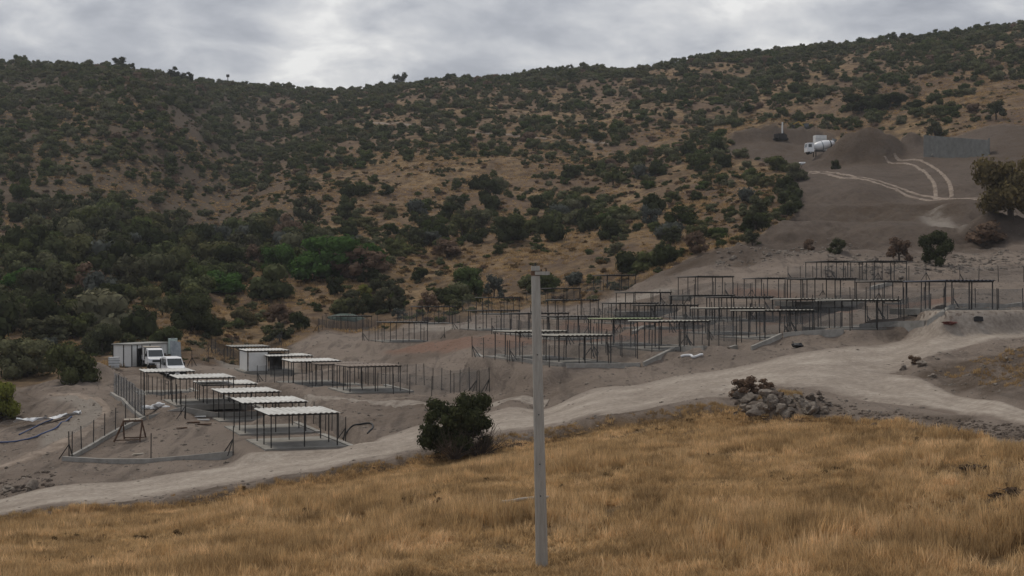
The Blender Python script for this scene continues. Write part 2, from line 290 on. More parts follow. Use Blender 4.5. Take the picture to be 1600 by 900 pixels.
c = mixc(t, mth('MULTIPLY', sx2.outputs[1], ramp(t, nm, (0.38, 0.15), (0.58, 0.85)), None, t), c, mixc(t, nf, (0.055, 0.038, 0.026), (0.14, 0.10, 0.07)))
bh = mth('ADD', mth('MULTIPLY', nf, 0.6), mth('MULTIPLY', nx, 0.3)) if False else mth('ADD', mth('MULTIPLY', nf, 0.7, None, t), mth('MULTIPLY', nx, 0.3, None, t), None, t)
finish(t, c, 0.95, bh, 0.7, 0, 0.15, 1.0)
# roads
m, t = newmat('road'); a = attr(t, 'across'); 
n1_ = noise(t, 0.25, 6, 0.65); n2_ = noise(t, 3.0, 5, 0.7)
c = ramp(t, mth('ADD', mth('MULTIPLY', n1_, 0.5, None, t), mth('MULTIPLY', n2_, 0.5, None, t), None, t), (0.36, (0.20, 0.164, 0.133)), (0.5, (0.30, 0.256, 0.213)), (0.62, (0.39, 0.342, 0.29)))
c = mixc(t, ramp(t, a.outputs['Fac'], (0.08, 0.0), (0.25, 0.38), (0.42, 0.0)), c, mixc(t, n2_, (0.16, 0.13, 0.105), (0.27, 0.23, 0.195)))
a_e = attr(t, 'edge'); c = mixc(t, ramp(t, mth('ADD', a_e.outputs['Fac'], mth('MULTIPLY', mth('SUBTRACT', n1_, 0.5, None, t), 1.5, None, t), None, t), (0.70, 0.0), (1.05, 1.0)), c, (0.15, 0.118, 0.096))
finish(t, c, 0.95, n2_, 0.12, 0, 0.15, 0.6)
m, t = newmat('track'); n2_ = noise(t, 1.2, 5, 0.7); finish(t, ramp(t, n2_, (0.34, (0.15, 0.122, 0.10)), (0.62, (0.30, 0.262, 0.222))), 0.95, n2_, 0.1, 0, 0.15)
m, t = newmat('dust'); n2_ = noise(t, 0.8, 6, 0.7); finish(t, ramp(t, n2_, (0.36, (0.15, 0.115, 0.088)), (0.62, (0.29, 0.235, 0.19))), 0.95, n2_, 0.15, 0, 0.15)
def simple(name, ca, cb, scale=3.0, rough=0.8, metal=0.0, spec=0.3, bump=0.0, stretch=None, coord='Object'):
    m, t = newmat(name); n = noise(t, scale, 5, 0.65, coord, stretch=stretch); c = ramp(t, n, (0.32, ca), (0.68, cb))
    oi = t.nodes.new('ShaderNodeObjectInfo'); c = mixc(t, mth('MULTIPLY', oi.outputs['Random'], 0.22, None, t), c, tuple(v*0.7 for v in ca))
    finish(t, c, rough, n if bump else None, bump or 0.01, metal, spec); return m
simple('concrete', (0.22, 0.208, 0.185), (0.38, 0.362, 0.33), 1.3, 0.9, bump=0.01)
simple('slab', (0.19, 0.178, 0.155), (0.32, 0.302, 0.27), 0.9, 0.9, bump=0.01)
simple('pole_concrete', (0.30, 0.28, 0.245), (0.43, 0.405, 0.36), 2.2, 0.85, bump=0.006, stretch=(6, 6, 0.7))
simple('wall_concrete', (0.12, 0.122, 0.115), (0.19, 0.192, 0.182), 0.9, 0.9, bump=0.01)
simple('steel_dark', (0.012, 0.011, 0.010), (0.035, 0.029, 0.025), 5, 0.65, 0.0, 0.35)
simple('steel_rust', (0.055, 0.032, 0.022), (0.15, 0.085, 0.05), 4, 0.85)
simple('roof_white', (0.40, 0.39, 0.36), (0.68, 0.67, 0.64), 1.2, 0.6, stretch=(2.2, 0.35, 1))
simple('roof_pale', (0.24, 0.225, 0.19), (0.38, 0.36, 0.31), 1.4, 0.7)
simple('roof_grey', (0.22, 0.22, 0.205), (0.34, 0.335, 0.31), 1.4, 0.7)
simple('roof_rust', (0.15, 0.115, 0.09), (0.26, 0.215, 0.18), 1.4, 0.8)
simple('roof_green', (0.16, 0.21, 0.10), (0.30, 0.32, 0.2), 1.2, 0.8)
simple('roof_dark', (0.045, 0.04, 0.036), (0.10, 0.09, 0.08), 1.4, 0.7)
simple('roof_tarp', (0.02, 0.025, 0.045), (0.05, 0.055, 0.075), 0.6, 0.6)
simple('panel_white', (0.66, 0.66, 0.64), (0.8, 0.8, 0.78), 1.0, 0.5)
simple('sheet_metal', (0.22, 0.25, 0.27), (0.42, 0.45, 0.47), 2.0, 0.45, 0.3, 0.4)
simple('paint_white', (0.76, 0.77, 0.78), (0.84, 0.84, 0.84), 0.8, 0.3, 0, 0.5)
simple('tyre', (0.012, 0.012, 0.012), (0.03, 0.028, 0.026), 6, 0.9)
simple('rim', (0.2, 0.2, 0.2), (0.4, 0.4, 0.4), 6, 0.5, 0.5)
simple('black_plastic', (0.015, 0.015, 0.016), (0.035, 0.035, 0.036), 6, 0.6)
simple('lamp_glass', (0.5, 0.52, 0.55), (0.7, 0.72, 0.75), 6, 0.15, 0, 0.6)
simple('blue_pipe', (0.03, 0.045, 0.11), (0.06, 0.09, 0.19), 3, 0.5)
simple('plastic_sheet', (0.55, 0.56, 0.57), (0.8, 0.8, 0.8), 2.0, 0.5)
simple('tank_plastic', (0.5, 0.52, 0.53), (0.68, 0.69, 0.69), 2.0, 0.5)
simple('tank_green', (0.40, 0.50, 0.46), (0.58, 0.66, 0.62), 2.0, 0.5)
simple('net_green', (0.05, 0.075, 0.06), (0.10, 0.125, 0.105), 1.5, 0.9)
simple('wood_pale', (0.28, 0.24, 0.19), (0.46, 0.41, 0.34), 4, 0.85)
simple('wood_bark', (0.035, 0.026, 0.02), (0.10, 0.075, 0.055), 6, 0.95, bump=0.03)
simple('twig', (0.06, 0.042, 0.03), (0.14, 0.105, 0.08), 6, 0.95)
simple('rock', (0.095, 0.076, 0.060), (0.29, 0.248, 0.205), 2.6, 0.95, bump=0.08)
simple('rock_dark', (0.06, 0.045, 0.035), (0.16, 0.125, 0.098), 3.0, 0.95, bump=0.08)
simple('red_plastic', (0.10, 0.035, 0.028), (0.17, 0.06, 0.05), 3, 0.5)
simple('yellow_paint', (0.3, 0.19, 0.03), (0.45, 0.29, 0.06), 3, 0.5)
m, t = newmat('glass_dark'); finish(t, (0.02, 0.026, 0.03), 0.08, None, spec=0.8)
m, t = newmat('wire')        # wire netting, far too fine to see strand by strand: mostly open
b1 = t.nodes.new('ShaderNodeBsdfTransparent'); b2 = t.nodes.new('ShaderNodeBsdfDiffuse'); b2.inputs[0].default_value = (0.17, 0.175, 0.175, 1); ms = t.nodes.new('ShaderNodeMixShader'); o = t.nodes.new('ShaderNodeOutputMaterial')
n_w = noise(t, 0.7, 3); lk(t, ramp(t, n_w, (0.3, 0.12), (0.7, 0.28)), ms.inputs[0]); lk(t, b1.outputs[0], ms.inputs[1]); lk(t, b2.outputs[0], ms.inputs[2]); lk(t, ms.outputs[0], o.inputs[0])
m, t = newmat('wire_dense')
b1 = t.nodes.new('ShaderNodeBsdfTransparent'); b2 = t.nodes.new('ShaderNodeBsdfDiffuse'); b2.inputs[0].default_value = (0.26, 0.275, 0.28, 1); ms = t.nodes.new('ShaderNodeMixShader'); o = t.nodes.new('ShaderNodeOutputMaterial')
n_w = noise(t, 1.2, 3); lk(t, ramp(t, n_w, (0.3, 0.2), (0.7, 0.42)), ms.inputs[0]); lk(t, b1.outputs[0], ms.inputs[1]); lk(t, b2.outputs[0], ms.inputs[2]); lk(t, ms.outputs[0], o.inputs[0])
def leafmat(name, *cols, trans=0.25):
    m, t = newmat(name); oi = t.nodes.new('ShaderNodeObjectInfo'); ge = t.nodes.new('ShaderNodeNewGeometry')
    c = ramp(t, oi.outputs['Random'], *[(i/(max(1, len(cols)-1)), k) for i, k in enumerate(cols)])
    hs = t.nodes.new('ShaderNodeHueSaturation'); lk(t, c, hs.inputs['Color'])
    lk(t, mth('ADD', mth('MULTIPLY', ge.outputs['Random Per Island'], 0.8, None, t), 0.6, None, t), hs.inputs['Value'])
    d = t.nodes.new('ShaderNodeBsdfDiffuse'); tr = t.nodes.new('ShaderNodeBsdfTranslucent'); ms = t.nodes.new('ShaderNodeMixShader'); o = t.nodes.new('ShaderNodeOutputMaterial')
    lk(t, hs.outputs[0], d.inputs[0]); lk(t, hs.outputs[0], tr.inputs[0]); ms.inputs[0].default_value = trans; lk(t, d.outputs[0], ms.inputs[1]); lk(t, tr.outputs[0], ms.inputs[2]); lk(t, ms.outputs[0], o.inputs[0])
    return m
leafmat('leaf_hill', (0.048, 0.058, 0.021), (0.118, 0.118, 0.055), (0.060, 0.080, 0.024), (0.145, 0.142, 0.080), (0.054, 0.068, 0.023), (0.150, 0.142, 0.088), (0.080, 0.098, 0.032), (0.12, 0.105, 0.054))
leafmat('leaf_dark', (0.038, 0.044, 0.019), (0.062, 0.068, 0.032))
leafmat('leaf_olive', (0.070, 0.074, 0.040), (0.085, 0.082, 0.050))
leafmat('leaf_green', (0.052, 0.10, 0.025), (0.070, 0.12, 0.034))
leafmat('leaf_moss', (0.075, 0.10, 0.034), (0.085, 0.11, 0.04))
leafmat('leaf_lime', (0.15, 0.16, 0.035), (0.19, 0.19, 0.05))
leafmat('leaf_dead', (0.085, 0.06, 0.04), (0.10, 0.07, 0.048))
leafmat('leaf_russet', (0.15, 0.10, 0.07), (0.18, 0.125, 0.088))
leafmat('leaf_grey', (0.085, 0.092, 0.078), (0.10, 0.105, 0.088))
leafmat('leaf_autumn', (0.135, 0.105, 0.048), (0.15, 0.12, 0.055))
leafmat('leaf_dry', (0.13, 0.085, 0.04), (0.20, 0.135, 0.07))
def grassmat(name, lo, hi, hue):
    m, t = newmat(name); oi = t.nodes.new('ShaderNodeObjectInfo'); ge = t.nodes.new('ShaderNodeNewGeometry')
    nn = t.nodes.new('ShaderNodeTexNoise'); lk(t, oi.outputs['Location'], nn.inputs['Vector']); nn.inputs['Scale'].default_value = 0.3; nn.inputs['Detail'].default_value = 6; nn.inputs['Roughness'].default_value = 0.75
    c = ramp(t, nn.outputs['Fac'], (0.34, lo), (0.5, hue), (0.66, hi))
    hs = t.nodes.new('ShaderNodeHueSaturation'); lk(t, c, hs.inputs['Color']); lk(t, mth('ADD', mth('MULTIPLY', ge.outputs['Random Per Island'], 0.6, None, t), mth('ADD', mth('MULTIPLY', oi.outputs['Random'], 0.55, None, t), 0.45, None, t), None, t), hs.inputs['Value'])
    d = t.nodes.new('ShaderNodeBsdfDiffuse'); tr = t.nodes.new('ShaderNodeBsdfTranslucent'); ms = t.nodes.new('ShaderNodeMixShader'); o = t.nodes.new('ShaderNodeOutputMaterial')
    lk(t, hs.outputs[0], d.inputs[0]); lk(t, hs.outputs[0], tr.inputs[0]); ms.inputs[0].default_value = 0.35; lk(t, d.outputs[0], ms.inputs[1]); lk(t, tr.outputs[0], ms.inputs[2]); lk(t, ms.outputs[0], o.inputs[0])
grassmat('grass_field', (0.27, 0.178, 0.09), (0.76, 0.555, 0.325), (0.54, 0.372, 0.19))
grassmat('grass_hill', (0.25, 0.165, 0.085), (0.50, 0.36, 0.195), (0.37, 0.25, 0.125))

# ------------------------------------------------------------------ mesh helpers
class MB:
    def __init__(s): s.v = []; s.f = []; s.sm = []
    def add(s, vs, fs, smooth=False):
        o = len(s.v); s.v += [tuple(v) for v in vs]; s.f += [tuple(i+o for i in f) for f in fs]; s.sm += [smooth]*len(fs); return s
    def box(s, x0, x1, y0, y1, z0, z1):
        return s.add([(x0,y0,z0),(x1,y0,z0),(x1,y1,z0),(x0,y1,z0),(x0,y0,z1),(x1,y0,z1),(x1,y1,z1),(x0,y1,z1)],
                     [(0,3,2,1),(4,5,6,7),(0,1,5,4),(1,2,6,5),(2,3,7,6),(3,0,4,7)])
    def bar(s, a, b, w, h=None, up=(0,0,1)):
        a = Vector(a); b = Vector(b); d = (b-a).normalized(); up = Vector(up)
        if abs(d.dot(up)) > 0.95: up = Vector((1,0,0))
        r = d.cross(up).normalized()*w/2; u = r.cross(d).normalized()*(h or w)/2
        return s.add([a-r-u,a+r-u,a+r+u,a-r+u,b-r-u,b+r-u,b+r+u,b-r+u],[(0,1,2,3),(7,6,5,4),(0,4,5,1),(1,5,6,2),(2,6,7,3),(3,7,4,0)])
    def tube(s, pts, rad, n=8, cap=True):
        pts = [Vector(p) for p in pts]; vs = []; k = len(pts)
        for i, p in enumerate(pts):
            d = (pts[min(i+1, k-1)]-pts[max(i-1, 0)]).normalized(); a = Vector((0,0,1)) if abs(d.z) < 0.9 else Vector((1,0,0))
            r = d.cross(a).normalized(); u = r.cross(d); q = rad[i] if hasattr(rad, '__len__') else rad
            vs += [p+(r*math.cos(2*math.pi*j/n)+u*math.sin(2*math.pi*j/n))*q for j in range(n)]
        fs = [(i*n+j, i*n+(j+1)%n, (i+1)*n+(j+1)%n, (i+1)*n+j) for i in range(k-1) for j in range(n)]
        s.add(vs, fs, True)
        if cap: s.add(vs[:n], [tuple(range(n-1,-1,-1))]); s.add(vs[-n:], [tuple(range(n))])
        return s
    def prism(s, prof, y0, y1, in0=None):       # profile in xz, extruded along y; in0(x,z) gives side inset
        n = len(prof); ins = in0 or (lambda x, z: 0)
        vs = [(x, y0+ins(x, z), z) for x, z in prof]+[(x, y1-ins(x, z), z) for x, z in prof]
        return s.add(vs, [tuple(range(n)), tuple(range(2*n-1, n-1, -1))]+[(i, i+n, (i+1)%n+n, (i+1)%n) for i in range(n)])
    def mesh(s, name):
        me = bpy.data.meshes.new(name); me.from_pydata(s.v, [], s.f); me.polygons.foreach_set('use_smooth', s.sm); me.update(); return me
def obj(name, me, mat=None, parent=None, loc=None, rot=None, scale=None):
    if isinstance(me, MB): me = me.mesh(name)
    o = bpy.data.objects.new(name, me); COL.objects.link(o)
    if mat and me is not None and not me.materials: me.materials.append(MATS[mat])
    if parent: o.parent = parent
    if loc is not None: o.location = loc
    if rot is not None: o.rotation_euler = rot if hasattr(rot, '__len__') else (0, 0, rot)
    if scale is not None: o.scale = scale if hasattr(scale, '__len__') else (scale,)*3
    return o
def tag(o, label=None, cat=None, group=None, kind=None):
    if label: o['label'] = label
    if cat: o['category'] = cat
    if group: o['group'] = group
    if kind: o['kind'] = kind
    return o
def empty(name, loc, rz=0, label=None, cat=None, group=None, scale=None):
    return tag(obj(name, None, loc=loc, rot=rz, scale=scale), label, cat, group)
def fastmesh(name, V, Fq, smooth=True):
    me = bpy.data.meshes.new(name); nv = len(V); nf = len(Fq); k = Fq.shape[1]
    me.vertices.add(nv); me.vertices.foreach_set('co', V.astype(np.float32).ravel())
    me.loops.add(nf*k); me.loops.foreach_set('vertex_index', Fq.astype(np.int32).ravel())
    me.polygons.add(nf); me.polygons.foreach_set('loop_start', np.arange(0, nf*k, k, dtype=np.int32))
    me.polygons.foreach_set('use_smooth', np.full(nf, smooth)); me.update(calc_edges=True); return me
def set_attr(me, name, arr):
    if arr.ndim == 1: a = me.attributes.new(name, 'FLOAT', 'POINT'); a.data.foreach_set('value', arr.astype(np.float32))
    else: a = me.attributes.new(name, 'FLOAT_COLOR', 'POINT'); a.data.foreach_set('color', np.concatenate([arr, np.ones((len(arr), 1))], 1).astype(np.float32).ravel())

# ------------------------------------------------------------------ the ground, in three sheets
nr, nc = XX.shape; V = np.stack([XX, YY, ZZ], 2).reshape(-1, 3)
idx = np.arange(nr*nc).reshape(nr, nc); Q = np.stack([idx[:-1, :-1], idx[:-1, 1:], idx[1:, 1:], idx[1:, :-1]], 2).reshape(-1, 4)
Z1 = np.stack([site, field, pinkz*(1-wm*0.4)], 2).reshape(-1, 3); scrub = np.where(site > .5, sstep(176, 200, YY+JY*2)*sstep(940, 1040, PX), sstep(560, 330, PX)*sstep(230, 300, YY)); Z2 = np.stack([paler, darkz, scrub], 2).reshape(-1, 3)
fm = field.ravel()[Q].mean(1) > 0.5; sm_ = (site.ravel()[Q].mean(1) > 0.5) & ~fm
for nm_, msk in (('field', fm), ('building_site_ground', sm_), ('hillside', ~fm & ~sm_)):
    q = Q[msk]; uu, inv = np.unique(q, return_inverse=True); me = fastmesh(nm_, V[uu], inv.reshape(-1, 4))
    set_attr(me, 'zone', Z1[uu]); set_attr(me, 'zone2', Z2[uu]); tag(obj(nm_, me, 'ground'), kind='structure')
# ribbons of road and track draped over the ground
def ribbon(name, near, far, n, m, lift, mat, crown=0.0, wob=0.15):
    a = cat_([((p-800)/F*y, y) for p, y in near], n); b = cat_([((p-800)/F*y, y) for p, y in far], n)
    d = (b-a); d /= np.linalg.norm(d, axis=1)[:, None]
    s = np.linspace(0, 1, n)*n*0.06
    a = a-d*(fbm(s, s*0+3.3, 4, 51)*wob)[:, None]; b = b+d*(fbm(s, s*0+8.1, 4, 57)*wob)[:, None]
    t = np.linspace(0, 1, m); P = a[:, None, :]*(1-t[None, :, None])+b[:, None, :]*t[None, :, None]
    z = gz(P[..., 0], P[..., 1]); e = np.abs(t*2-1)
    for _ in range(2):
        zp = np.pad(z, ((1, 1), (0, 0)), mode='edge'); z = np.maximum(z, (zp[:-2]+zp[1:-1]+zp[2:])/3)
    z = z+lift*(1-e[None, :]**6*1.9)
    Vv = np.concatenate([P, z[..., None]], 2).reshape(-1, 3); ii = np.arange(n*m).reshape(n, m)
    me = fastmesh(name, Vv, np.stack([ii[:-1, :-1], ii[1:, :-1], ii[1:, 1:], ii[:-1, 1:]], 2).reshape(-1, 4)[:, ::-1])
    set_attr(me, 'across', np.tile(np.abs(((t*2.0) % 1.0)-0.5), n)); set_attr(me, 'edge', np.tile(e, n))
    return tag(obj(name, me, mat), kind='structure')
ribbon('road', [(-500,69),(-100,77),(0,77.6),(200,79.2),(400,81.2),(600,83.4),(700,84.5),(800,84.4),(900,84.4),(1000,84.4),(1100,84.6),(1200,86),(1300,87.5),(1400,90),(1500,95),(1600,100.5),(1750,106),(2000,114)],
 [(-500,80),(-100,86),(0,86),(200,88),(400,90.5),(560,93),(700,95.5),(800,97),(900,97.5),(1000,97.5),(1100,98),(1200,99),(1320,101.5),(1450,106),(1560,110),(1640,114),(1780,119),(2030,128)], 420, 26, 0.07, 'road')
ribbon('road_branch', [(1120,87),(1230,85),(1320,81.5),(1450,75.3),(1600,67),(1700,61),(1900,52)], [(1180,96),(1330,93),(1410,89.5),(1500,79.5),(1600,71),(1720,64),(1930,55)], 220, 22, 0.11, 'road')
ribbon('lane', [(390,121),(440,116),(520,111.5),(640,105),(760,100.5),(850,97)], [(385,125),(440,119),(520,114),(640,107.5),(760,103),(860,100)], 160, 10, 0.05, 'track', wob=0.2)
def tracks(name, pts, gap, w, n=120):
    P = cat_([((p-800)/F*y, y) for p, y in pts], n); d = np.gradient(P, axis=0); d /= np.linalg.norm(d, axis=1)[:, None]; nrm = np.stack([-d[:, 1], d[:, 0]], 1)
    for off in ((-gap/2, gap/2) if gap else (0,)):
        a = P+nrm*(off-w/2); b = P+nrm*(off+w/2)
        ribbon(name, [(800+q[0]/q[1]*F, q[1]) for q in a], [(800+q[0]/q[1]*F, q[1]) for q in b], 200, 5, 0.10, 'dust', wob=0.05)
def pyy(l, lo, hi): return [(p, at(p, y, lo, hi).y) for p, y in l]
tracks('wheel_track', [(1258,332),(1290,314),(1340,288),(1400,273),(1450,262),(1500,250),(1540,244)], 2.3, 1.3)
tracks('wheel_track', [(1390,338),(1425,330),(1452,310),(1468,287),(1474,266),(1474,258)], 2.8, 1.0)
ribbon('dust_track', [(-60,93),(30,96.5),(100,101),(150,107),(172,114),(168,121),(130,127),(70,131)], [(-60,95),(30,99),(96,104),(140,109.5),(158,115.5),(152,121),(118,125),(68,128.5)], 120, 7, .05, 'dust', wob=.3)
tracks('hill_track', pyy([(560,190),(620,192),(680,200),(740,206),(790,210),(850,216),(900,219),(960,225)], 380, 640), 0, 2.2)

# ------------------------------------------------------------------ foliage meshes (shared)
def ico():
    p = (1+5**0.5)/2; v = np.array([(-1,p,0),(1,p,0),(-1,-p,0),(1,-p,0),(0,-1,p),(0,1,p),(0,-1,-p),(0,1,-p),(p,0,-1),(p,0,1),(-p,0,-1),(-p,0,1)], float); v /= np.linalg.norm(v[0])
    f = [(0,11,5),(0,5,1),(0,1,7),(0,7,10),(0,10,11),(1,5,9),(5,11,4),(11,10,2),(10,7,6),(7,1,8),(3,9,4),(3,4,2),(3,2,6),(3,6,8),(3,8,9),(4,9,5),(2,4,11),(6,2,10),(8,6,7),(9,8,1)]
    return v, f
IV, IF = ico()
def subdiv(v, f):
    v = [tuple(q) for q in v]; c = {}; out = []
    def mid(a, b):
        k = (min(a, b), max(a, b))
        if k not in c:
            m = (np.array(v[a])+np.array(v[b])); m /= np.linalg.norm(m); c[k] = len(v); v.append(tuple(m))
        return c[k]
    for a, b, d in f:
        x, y, z = mid(a, b), mid(b, d), mid(d, a); out += [(a,x,z),(b,y,x),(d,z,y),(x,y,z)]
    return np.array(v), out
IV1, IF1 = subdiv(IV, IF); IV2, IF2 = subdiv(IV1, IF1); IV3, IF3 = subdiv(IV2, IF2)
def crown_mesh(name, seed, lobes, leaves, leaf, hgt=1.5, spread=0.62, lr=(0.34, 0.55), low=0.15, core=0.74, shell=0.30, stems=False):
    """crown of radius about 1, from z=low*hgt up to z=hgt: leaf faces spread through rounded lobes"""
    g = np.random.default_rng(seed); cs = []; rs = []
    for i in range(lobes):
        a = 2*math.pi*(i*0.618+g.uniform(-.1, .1)); q = math.sqrt((i+0.4)/lobes)*spread; r = g.uniform(*lr)
        zc = hgt*(low+(1-low)*g.uniform(0.12, 0.92)*(1-0.45*q*q))
        cs.append((q*math.cos(a), q*math.sin(a), min(zc, hgt-r*0.6))); rs.append(r)
    cs = np.array(cs); rs = np.array(rs); pr = rs**2/np.sum(rs**2); k = g.choice(lobes, leaves, p=pr)
    d = g.normal(size=(leaves, 3)); d[:, 2] = d[:, 2]*0.9+0.12; d /= np.linalg.norm(d, axis=1)[:, None]
    rad = rs[k]*(1-shell*g.random(leaves)**1.5+0.10*g.normal(size=leaves)*0.6)
    c = cs[k]+d*rad[:, None]*np.array([1, 1, 0.85]); c[:, 2] = np.maximum(c[:, 2], 0.02)
    nrm = d+g.normal(size=(leaves, 3))*0.28; nrm /= np.linalg.norm(nrm, axis=1)[:, None]
    t1 = np.cross(nrm, g.normal(size=(leaves, 3))); t1 /= np.linalg.norm(t1, axis=1)[:, None]; t2 = np.cross(nrm, t1)
    s = leaf*g.uniform(0.55, 1.25, leaves)[:, None]; w = s*g.uniform(0.45, 0.8, leaves)[:, None]
    V_ = np.stack([c-t1*s, c-t2*w, c+t1*s, c+t2*w], 1).reshape(-1, 3); F_ = [tuple(x) for x in np.arange(leaves*4).reshape(-1, 4)]
    vs = [V_]; fs = F_; o = len(V_)
    if core:
        for q in range(lobes):
            jit = 1+0.12*g.normal(size=(len(IV1), 1)); vv = cs[q]+IV1*jit*rs[q]*core*np.array([1, 1, 0.85]); vv[:, 2] = np.maximum(vv[:, 2], 0.03); vs.append(vv); fs += [tuple(i+o for i in f) for f in IF1]; o += len(vv)
    me = bpy.data.meshes.new(name); me.from_pydata(np.concatenate(vs).tolist(), [], fs); me.update(); return me
def trunk_mesh(name, seed, hgt, r, limbs=4, lean=0.1, spread=0.6):
    g = random.Random(seed); b = MB(); top = Vector((g.uniform(-lean, lean), g.uniform(-lean, lean), hgt*0.5))
    b.tube([(0,0,-0.15), (top.x*.3, top.y*.3, hgt*.2), top], [r*1.3, r, r*.75], 7)
    for i in range(limbs):
        a = 2*math.pi*(i+g.random()*.6)/limbs; e = Vector((math.cos(a)*spread*g.uniform(.7, 1.1), math.sin(a)*spread*g.uniform(.7, 1.1), hgt*g.uniform(.7, .95)))
        s0 = top*g.uniform(.55, 1.0); b.tube([s0, s0.lerp(e, .5)+Vector((0, 0, .06)), e], [r*.6, r*.4, r*.15], 6)
    return b.mesh(name)
def twig_mesh(name, seed, n=60, hgt=1.4, r=0.012):
    g = random.Random(seed); b = MB()
    for i in range(n):
        a = g.random()*6.283; el = g.uniform(.35, 1.45); l = hgt*g.uniform(.5, 1.05); d = Vector((math.cos(a)*math.cos(el), math.sin(a)*math.cos(el), math.sin(el)))
        p0 = Vector((math.cos(a), math.sin(a), 0))*g.uniform(0, .25); p1 = p0+d*l*.5+Vector((g.uniform(-.1, .1), g.uniform(-.1, .1), 0)); p2 = p0+d*l+Vector((g.uniform(-.15, .15), g.uniform(-.15, .15), g.uniform(-.1, .1)))
        b.tube([p0, p1, p2], [r*1.4, r, r*.5], 4, False)
        for _ in range(3):
            q = p1.lerp(p2, g.random()); e = q+Vector((g.uniform(-.3, .3), g.uniform(-.3, .3), g.uniform(0, .3)))*hgt*.6; b.tube([q, e], [r*.7, r*.35], 3, False)
    return b.mesh(name)
def with_mat(me, mat):
    c = me.copy(); c.materials.clear(); c.materials.append(MATS[mat]); return c
DOME = [crown_mesh('dome_crown', 100+i, 7+i % 4, 620, 0.115, hgt=(1.25, 1.45, 1.05, 1.5, 1.2, 1.35)[i], low=0.0) for i in range(6)]
LOOSE = [crown_mesh('loose_crown', 200+i, 12, 900, 0.10, hgt=1.6, spread=0.72, lr=(0.24, 0.42), low=0.06, core=0.6, shell=0.5) for i in range(4)]
FINE = [crown_mesh('fine_crown', 300+i, 16, 3000, 0.062, hgt=(1.45, 1.2, 1.6)[i], spread=0.72, lr=(0.24, 0.42), low=0.0, core=0.7, shell=0.35) for i in range(3)]
LOWB = [crown_mesh('low_crown', 400+i, 6, 200, 0.17, hgt=0.8, spread=0.7, lr=(0.28, 0.45), low=0.1, core=0.6, shell=0.5) for i in range(3)]
TWIG = [twig_mesh('twigs', 500+i) for i in range(2)]
STEM = [trunk_mesh('trunk', 600+i, 1.2, 0.07) for i in range(3)]
for s_ in STEM: s_.materials.append(MATS['wood_bark'])
CM = {}
def cmesh(base, mat):
    k = (base.name, mat)
    if k not in CM: CM[k] = with_mat(base, mat)
    return CM[k]
def plant(name, loc, wid, hgt, base, mat, label, cat, group=None, parts=('crown', 'trunk'), rz=None, seed=0):
    """thing > crown, trunk; wid, hgt in metres"""
    zmax = max(v[2] for v in (base.bound_box if hasattr(base, 'bound_box') else [])) if False else base['top']
    e = empty(name, loc, random.random()*6.28 if rz is None else rz, label, cat, group, (wid/2/0.98, wid/2/0.98, hgt/zmax))
    obj(parts[0], cmesh(base, mat), None, e); obj(parts[1], STEM[seed % 3], None, e); return e
for b_ in DOME+LOOSE+FINE+LOWB+TWIG:
    co = np.zeros(len(b_.vertices)*3); b_.vertices.foreach_get('co', co); b_['top'] = float(co[2::3].max())
KEEP = []     # ground kept free of scattered shrubs: x, y, radius
# ------------------------------------------------------------------ shelters
ORD = ['first', 'second', 'third', 'fourth', 'fifth', 'sixth']
LAB = {}
for i, k in enumerate(['a6','a5','a4','a3','a2','a1']): LAB[k] = ('white-roofed open shelter, %s from the road in the lower left row' % ORD[i], 'shelters of the lower left row', 'plot %s from the road in the lower left row' % ORD[i])
for i, k in enumerate(['b6','b5','b4','b3','b2','b1']): LAB[k] = ({'rust': 'brown-roofed', 'white': 'pale-roofed', 'grey': 'grey-roofed'}[SHELT[k]['kind']]+' shelter, %s from the near end of the row below the earth bank' % ORD[i], 'shelters of the row below the bank', '')
for c_, row in enumerate([['g8','g7','g2','g1','g3'],['g10','g9','g6b','g6','g5'],['g15','g14','g13','g12','g11','g4'],['g21','g20','g19','g18','g17','g16'],['g27','g26','g25','g24','g23','g22'],['g29','g28']]):
    for i, k in enumerate(row):
        ad = {'dark': 'dark flat-roofed', 'pale': 'pale-topped', 'green': 'greenish-topped', 'tarp': 'blue-tarped'}[SHELT[k]['kind']]
        LAB[k] = (f'{ad} steel shelter, {ORD[i]} from the road in the {ORD[c_]} terrace row from left', f'shelters of the {ORD[c_]} terrace row', f'{ORD[i]} plot of the {ORD[c_]} terrace row from left')
POST = MB().box(-.034, .034, -.034, .034, -0.25, ROOFH-.1).mesh('post'); POST.materials.append(MATS['steel_dark'])
def roof_mesh(tilt):
    b = MB(); n = 13; x0, x1 = -SW/2-.18, SW/2+.18; y0, y1 = -SD/2-.2, SD/2+.2; xs = np.linspace(x0, x1, n*4+1); vs = []; 
    for i, x in enumerate(xs): h = 0.05 if i % 4 in (1, 2) else 0.0; vs += [(x, y0, ROOFH+h-.02), (x, y1, ROOFH+h+tilt), (x, y0, ROOFH+h-.045), (x, y1, ROOFH+h+tilt-.025)]
    fs = []
    for i in range(len(xs)-1):
        a = i*4; fs += [(a, a+4, a+5, a+1), (a+2, a+3, a+7, a+6), (a, a+2, a+6, a+4), (a+1, a+5, a+7, a+3)]
    fs += [(0, 1, 3, 2), (len(vs)-4, len(vs)-2, len(vs)-1, len(vs)-3)]
    return b.add(vs, fs).mesh('roof')
RF = roof_mesh(-.02); RG = roof_mesh(-.10); RG.name = 'terrace_roof'; ROOFS = {k: cmesh(RF if k in ('white','grey') else RG, 'roof_'+k) for k in ('white','pale','grey','rust','green','dark','tarp')}
BEAM = MB().box(-SW/2-.1, SW/2+.1, -.04, .04, ROOFH-.145, ROOFH-.055).mesh('roof_beam'); BEAM.materials.append(MATS['steel_dark'])
